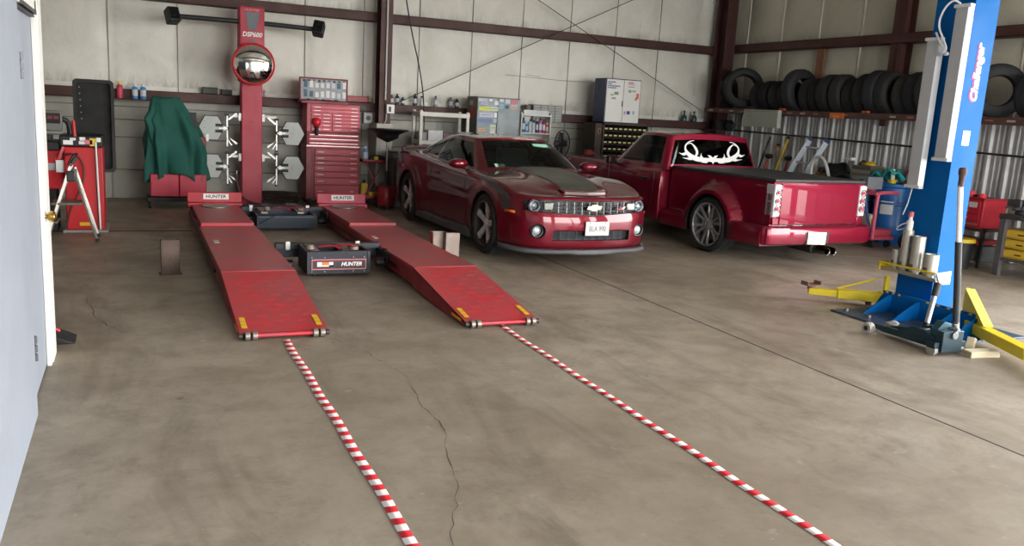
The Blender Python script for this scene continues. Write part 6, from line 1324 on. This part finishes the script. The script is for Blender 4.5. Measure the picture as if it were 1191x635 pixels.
rotM = Matrix.Rotation(PI/2, 4, 'X')
def vtext(s, x, y, z, size, m, off): return text('side_lettering', s, size, m, T, Matrix.Translation((x, y, z)) @ Matrix.Rotation(PI/2, 4, 'X') @ Matrix.Rotation(PI/2, 4, 'Z'), sx=1.0, shear=.3, bold=.004)
vtext('Challenger', .130, -.0015, 2.24, .115, TXP, 0); vtext('Challenger', .15, -.003, 2.25, .115, TXM, 0)
MB().b(.09, .18, -.002, 0, 1.62, 1.75).build('white_sticker', matf('d8e4ec', .4), t)
MB().b(-.0025, 0, .1, .18, .75, .79).build('faint_plate', mat('1a3f94', .4), t)
# swing arms
def arm(lab, p0, p1, h, brace, pad):
    t = bpy.data.objects.new('swing_arm', None); col.objects.link(t); t.parent = T; t.location = Vector(p0) - Vector((6.70, 5.40, 0)); d = Vector(p1)-Vector(p0); u = d.normalized(); n_ = Vector((-u.y, u.x, 0))
    MB().beam((0, 0, .0), d*.62, .11, .09).build('outer_tube', LYE, t, bev=.006); MB().beam(d*.55, d, .08, .065).build('inner_tube', LYE, t, bev=.005)
    MB().beam(u*-.02, u*.05, .14, .11).build('pivot_block', LYE, t, bev=.006)
    if brace: mb = MB(); mb.prism([(0, 0), (.42, 0), (.40, .03), (.06, .26), (0, .26)], -.012, .012, 'xz'); mb.xf(Matrix.Translation((0, 0, .045)) @ Matrix.Rotation(math.atan2(d.y, d.x), 4, 'Z')); mb.build('brace_plate', LYE, t, bev=.003); mb = MB(); mb.beam((.06*u.x, .06*u.y, .30), (.44*u.x, .44*u.y, .06), .08, .012); mb.build('brace_cap', mat('e0d060', .4, 0, .1), t)
    else: MB().cyl((u*.1) + Vector((0, 0, .18)), (u*.45) + Vector((0, 0, .05)), .010, n=8).build('brace_rod', LYE, t); MB().b(-.03, .03, -.012, .012, .0, .22).build('brace_plate', LYE, t)
    if pad: mb = MB(); e = d*.97; mb.cyl(e+Vector((0, 0, .02)), e+Vector((0, 0, .06)), .035); mb.b(e.x-.09, e.x+.09, e.y-.05, e.y+.05, .06, .07); mb.b(e.x-.09, e.x-.075, e.y-.05, e.y+.05, .07, .10); mb.b(e.x+.075, e.x+.09, e.y-.05, e.y+.05, .07, .10); mb.build('lift_pad', mat('7a5a50', .5, .2, .3), t, bev=.003)
    m2 = MB(); m2.cyl(d*.2+Vector((0, 0, -.085)), d*.2+Vector((0, 0, -.04)), .03, n=10); m2.build('arm_foot', DSTEEL, t)
    return t
arm('yellow lift arm reaching left from the blue post with a pad at its end', (6.72, 5.93, .095), (6.14, 6.36, .095), 0, False, True); arm('yellow lift arm with a big triangular brace reaching to the right edge of the photo', (6.66, 5.02, .095), (5.90, 3.45, .095), 0, True, False)
# strip lamps hung on the post
def strip_lamp(lab, y, z0, z1, xx=6.66):
    t = thing('strip_lamp', lab, 'strip lamp', (xx, y, z0), group='strip lamps hung on the lift post'); h = z1-z0; MB().prism([(-.085, 0), (.085, 0), (.06, .05), (-.06, .05)], 0, h, 'xy').xf(Matrix.Rotation(PI/2, 4, 'Z')).build('reflector', mat('b9bcc2', .35, .2, .1), t, bev=.003)
    for q in (-.035, .035): MB().cyl((-.022, q, .04), (-.022, q, h-.04), .013, n=12).build('lamp_tube', matf('dfe1e6', .25), t)
    for z in (0, h-.03): MB().b(-.055, .0, -.085, .085, z, z+.03).build('end_plate', matf('d4d6da', .4), t, bev=.004)
    return t
a_ = strip_lamp('left one of two long white strip lamps on the blue post', 5.71, 1.20, 2.56); b2 = strip_lamp('right one of two long white strip lamps on the blue post, hung higher', 5.455, 1.47, 2.83)
o = MB().tube([(6.60, 5.47, 2.83), (6.57, 5.52, 2.87), (6.56, 5.60, 2.80), (6.58, 5.66, 2.66), (6.60, 5.58, 2.52), (6.6, 5.54, 2.44), (6.59, 5.59, 2.40), (6.6, 5.56, 2.46), (6.6, 5.62, 2.5), (6.60, 5.68, 2.60)], .009, 8, smooth=3).build('lamp_cord', matf('e0e2e6', .4)); tag(o, 'white cord looping between the two strip lamps', 'cord')
MB().c(6.6, 5.545, 2.41, .03, .05, .03).build('cord_knot', matf('d0d2d6', .4), o, bev=.01)
o = MB().tube([(6.62, 5.71, 1.20), (6.6, 5.72, 1.05), (6.56, 5.72, .95)], .006, 6).build('lamp_cord', matf('b8bac0', .4)); tag(o, 'thin grey cord hanging from the lower end of the left strip lamp', 'cord')
# adapter holder with four steel adapters
t = thing('adapter_holder', 'yellow-edged steel tray on the blue post holding lift adapters', 'holder', (6.60, 5.56, .40)); mb = MB(); mb.b(-.06, .10, -.32, .30, 0, .012); mb.prism([(-.06, 0), (-.05, 0), (-.07, .035), (-.08, .035)], -.32, .30, 'xz'); mb.build('tray', mat('b8ac94', .45, .2, .2), t, bev=.003)
MB().b(-.088, -.072, -.32, .32, .07, .085).build('yellow_rim', LYE, t); MB().b(-.085, .1, .305, .315, 0, .08).build('end_wire', LYE, t); MB().prism([(-.085, .085), (-.02, -.02), (.1, -.02), (.1, .10)], -.335, -.32, 'xz').build('end_plate', WHITE, t)
STL = mat('b2afa6', .35, .45, .2, 6)
for y, h, r, lab in ((5.76, .20, .042, 'short steel adapter at the left end of the yellow tray'), (5.66, .40, .048, 'tallest steel adapter, second from the left in the yellow tray'), (5.53, .36, .058, 'wide tall steel adapter, third from the left in the yellow tray'), (5.37, .22, .062, 'wide short steel adapter at the right end of the yellow tray')):
    t = thing('lift_adapter', lab, 'adapter', (6.60, y, .412)); MB().lathe([(0, 0), (r*.6, 0), (r*.6, .03), (r, .035), (r, h), (r*.8, h), (r*.78, h-.02), (0, h-.02)], n=28).build('tube', STL, t); MB().lathe([(r*1.02, .05), (r*1.02, .1)], n=10, a0=PI-.5, a1=PI+.3).build('rust_mark', matf('6c5040', .6), t)
t = thing('grease_nozzle', 'small white nozzle with a red tip standing above the adapters', 'nozzle', (6.60, 5.66, .812)); MB().lathe([(0, 0), (.03, 0), (.032, .08), (.018, .1), (.018, .13), (0, .13)], n=18).build('body', matf('d4d0cc', .4), t); MB().lathe([(0, .125), (.025, .125), (.022, .17), (0, .175)], n=14).build('red_tip', matf('b85a5c', .5), t)
MB().tube([(-.03, .0, .07), (-.06, .06, .04), (-.04, .12, -.02), (-.02, .05, .0), (.0, .02, .04)], .004, 6, smooth=2).build('wire', matf('c8c8c8', .4), t)
# floor jack
JG = mat('12303a', .4, .2, .25, 5, dirtc='0c1a20'); t = thing('floor_jack', 'low dark teal floor jack with a long upright handle in front of the blue post', 'floor jack', (5.83, 5.13, 0), R(-1))
for s in (-1, 1): mb = MB(); mb.prism([(.02, .06), (-.1, .045), (-.66, .05), (-.68, .10), (-.52, .17), (-.40, .17), (-.25, .10), (.0, .09)], s*.10-.008, s*.10+.008, 'yz'); mb.build('side_plate', JG, t, bev=.003)
mb = MB(); mb.b(-.09, .09, -.66, -.35, .06, .13); mb.beam((0, -.45, .14), (0, -.08, .075), .09, .035); mb.build('lift_arm', mat('1a3c48', .4, .3, .3), t, bev=.008)
mb = MB(); mb.cyl((0, -.10, .085), (0, -.10, .115), .05, n=20); mb.b(-.09, .09, -.35, -.13, .085, .09); mb.build('saddle', mat('9a9690', .45, .4, .3), t, bev=.004)
for s in (-1, 1): MB().lathe([(.0, -.03), (.045, -.03), (.05, -.02), (.05, .02), (.045, .03), (0, .03)], (s*.14, .01, .05), 'x', 24).build('front_wheel', mat('a8a49c', .5, .2, .2), t); MB().cyl((s*.172, .01, .05), (s*.175, .01, .05), .022, n=14).build('wheel_hub', BLACK, t)
for s in (-1, 1): MB().cyl((s*.14-.018, -.64, .042), (s*.14+.018, -.64, .042), .042, n=20).build('rear_caster', mat('8c8880', .5), t); MB().b(s*.14-.026, s*.14+.026, -.68, -.60, .06, .11).build('caster_fork', JG, t, bev=.004)
mb = MB(); mb.b(-.11, .11, -.70, -.64, .03, .2); mb.build('rear_bracket', JG, t, bev=.005); mb = MB(); mb.prism([(-.09, .06), (.09, .06), (.06, .24), (-.02, .26), (-.08, .2)], -.62, -.55, 'xz'); mb.build('handle_socket', mat('2a4c58', .35, .4, .2), t, bev=.006)
mb = MB(); mb.cyl((-.05, -.66, .15), (.08, -.66, .15), .02, n=12); mb.cyl((.05, -.6, .2), (.05, -.7, .2), .018); mb.cyl((.0, -.72, .17), (.0, -.62, .17), .03); mb.build('hydraulic_unit', mat('9a9ea0', .3, .8, .2), t, bev=.003)
H0 = Vector((.14, -.60, .17)); H1 = Vector((-.06, -.58, 1.46)); L_ = lambda f: H0.lerp(H1, f)
MB().cyl(L_(-.03), L_(.06), .026, n=14).build('chrome_socket', mat('c4c6c8', .25, .9, .1), t); MB().cyl(L_(.05), L_(.56), .026, n=16).build('handle_sleeve', mat('26282c', .6), t); MB().cyl(L_(.56), L_(.90), .020, n=16).build('handle', matf('dcdcdc', .35), t, label='white upper handle tube')
MB().lathe([(0, 0), (.021, 0), (.022, .08), (.030, .10), (.031, .13), (.025, .145), (0, .15)], tuple(L_(.89)), 'z', 18).build('grip', mat('4c302a', .6, 0, .2), t)
t = thing('jack_lever', 'short black and chrome lever tube standing at the blue post foot', 'lever', (6.02, 4.86, .07)); MB().cyl((0, 0, 0), (.10, .03, .36), .022, n=14).build('tube', mat('b4b6b8', .3, .8, .1), t); MB().cyl((.085, .025, .30), (.115, .035, .41), .030, n=14).build('black_cap', BLACK, t); MB().cyl((-.02, 0, -.07), (.02, .006, .08), .026, n=12).build('black_socket', BLACK, t)
t = thing('wood_block', 'pale wooden block lying on the floor behind the floor jack', 'wood block', (6.08, 4.37, 0), R(-8)); MB().b(-.14, .14, -.05, .05, 0, .05).build('block', mat('c8bca0', .6, 0, .15), t, bev=.004); MB().b(-.1415, -.14, -.04, .04, .008, .042).build('end_grain', mat('a8977a', .7), t)
t = thing('wood_block', 'small pale wooden block tilted against the rear of the floor jack', 'wood block', (6.14, 4.52, .0), R(20)); MB().b(-.025, .025, -.03, .03, 0, .10).rot(.35, 'Y').move((0, 0, .008)).build('block', mat('c8bca0', .6, 0, .15), t, bev=.004); MB().b(-.02, .02, -.031, -.03, .02, .09).rot(.35, 'Y').move((0, 0, .008)).build('end_grain', mat('b0a080', .7), t)
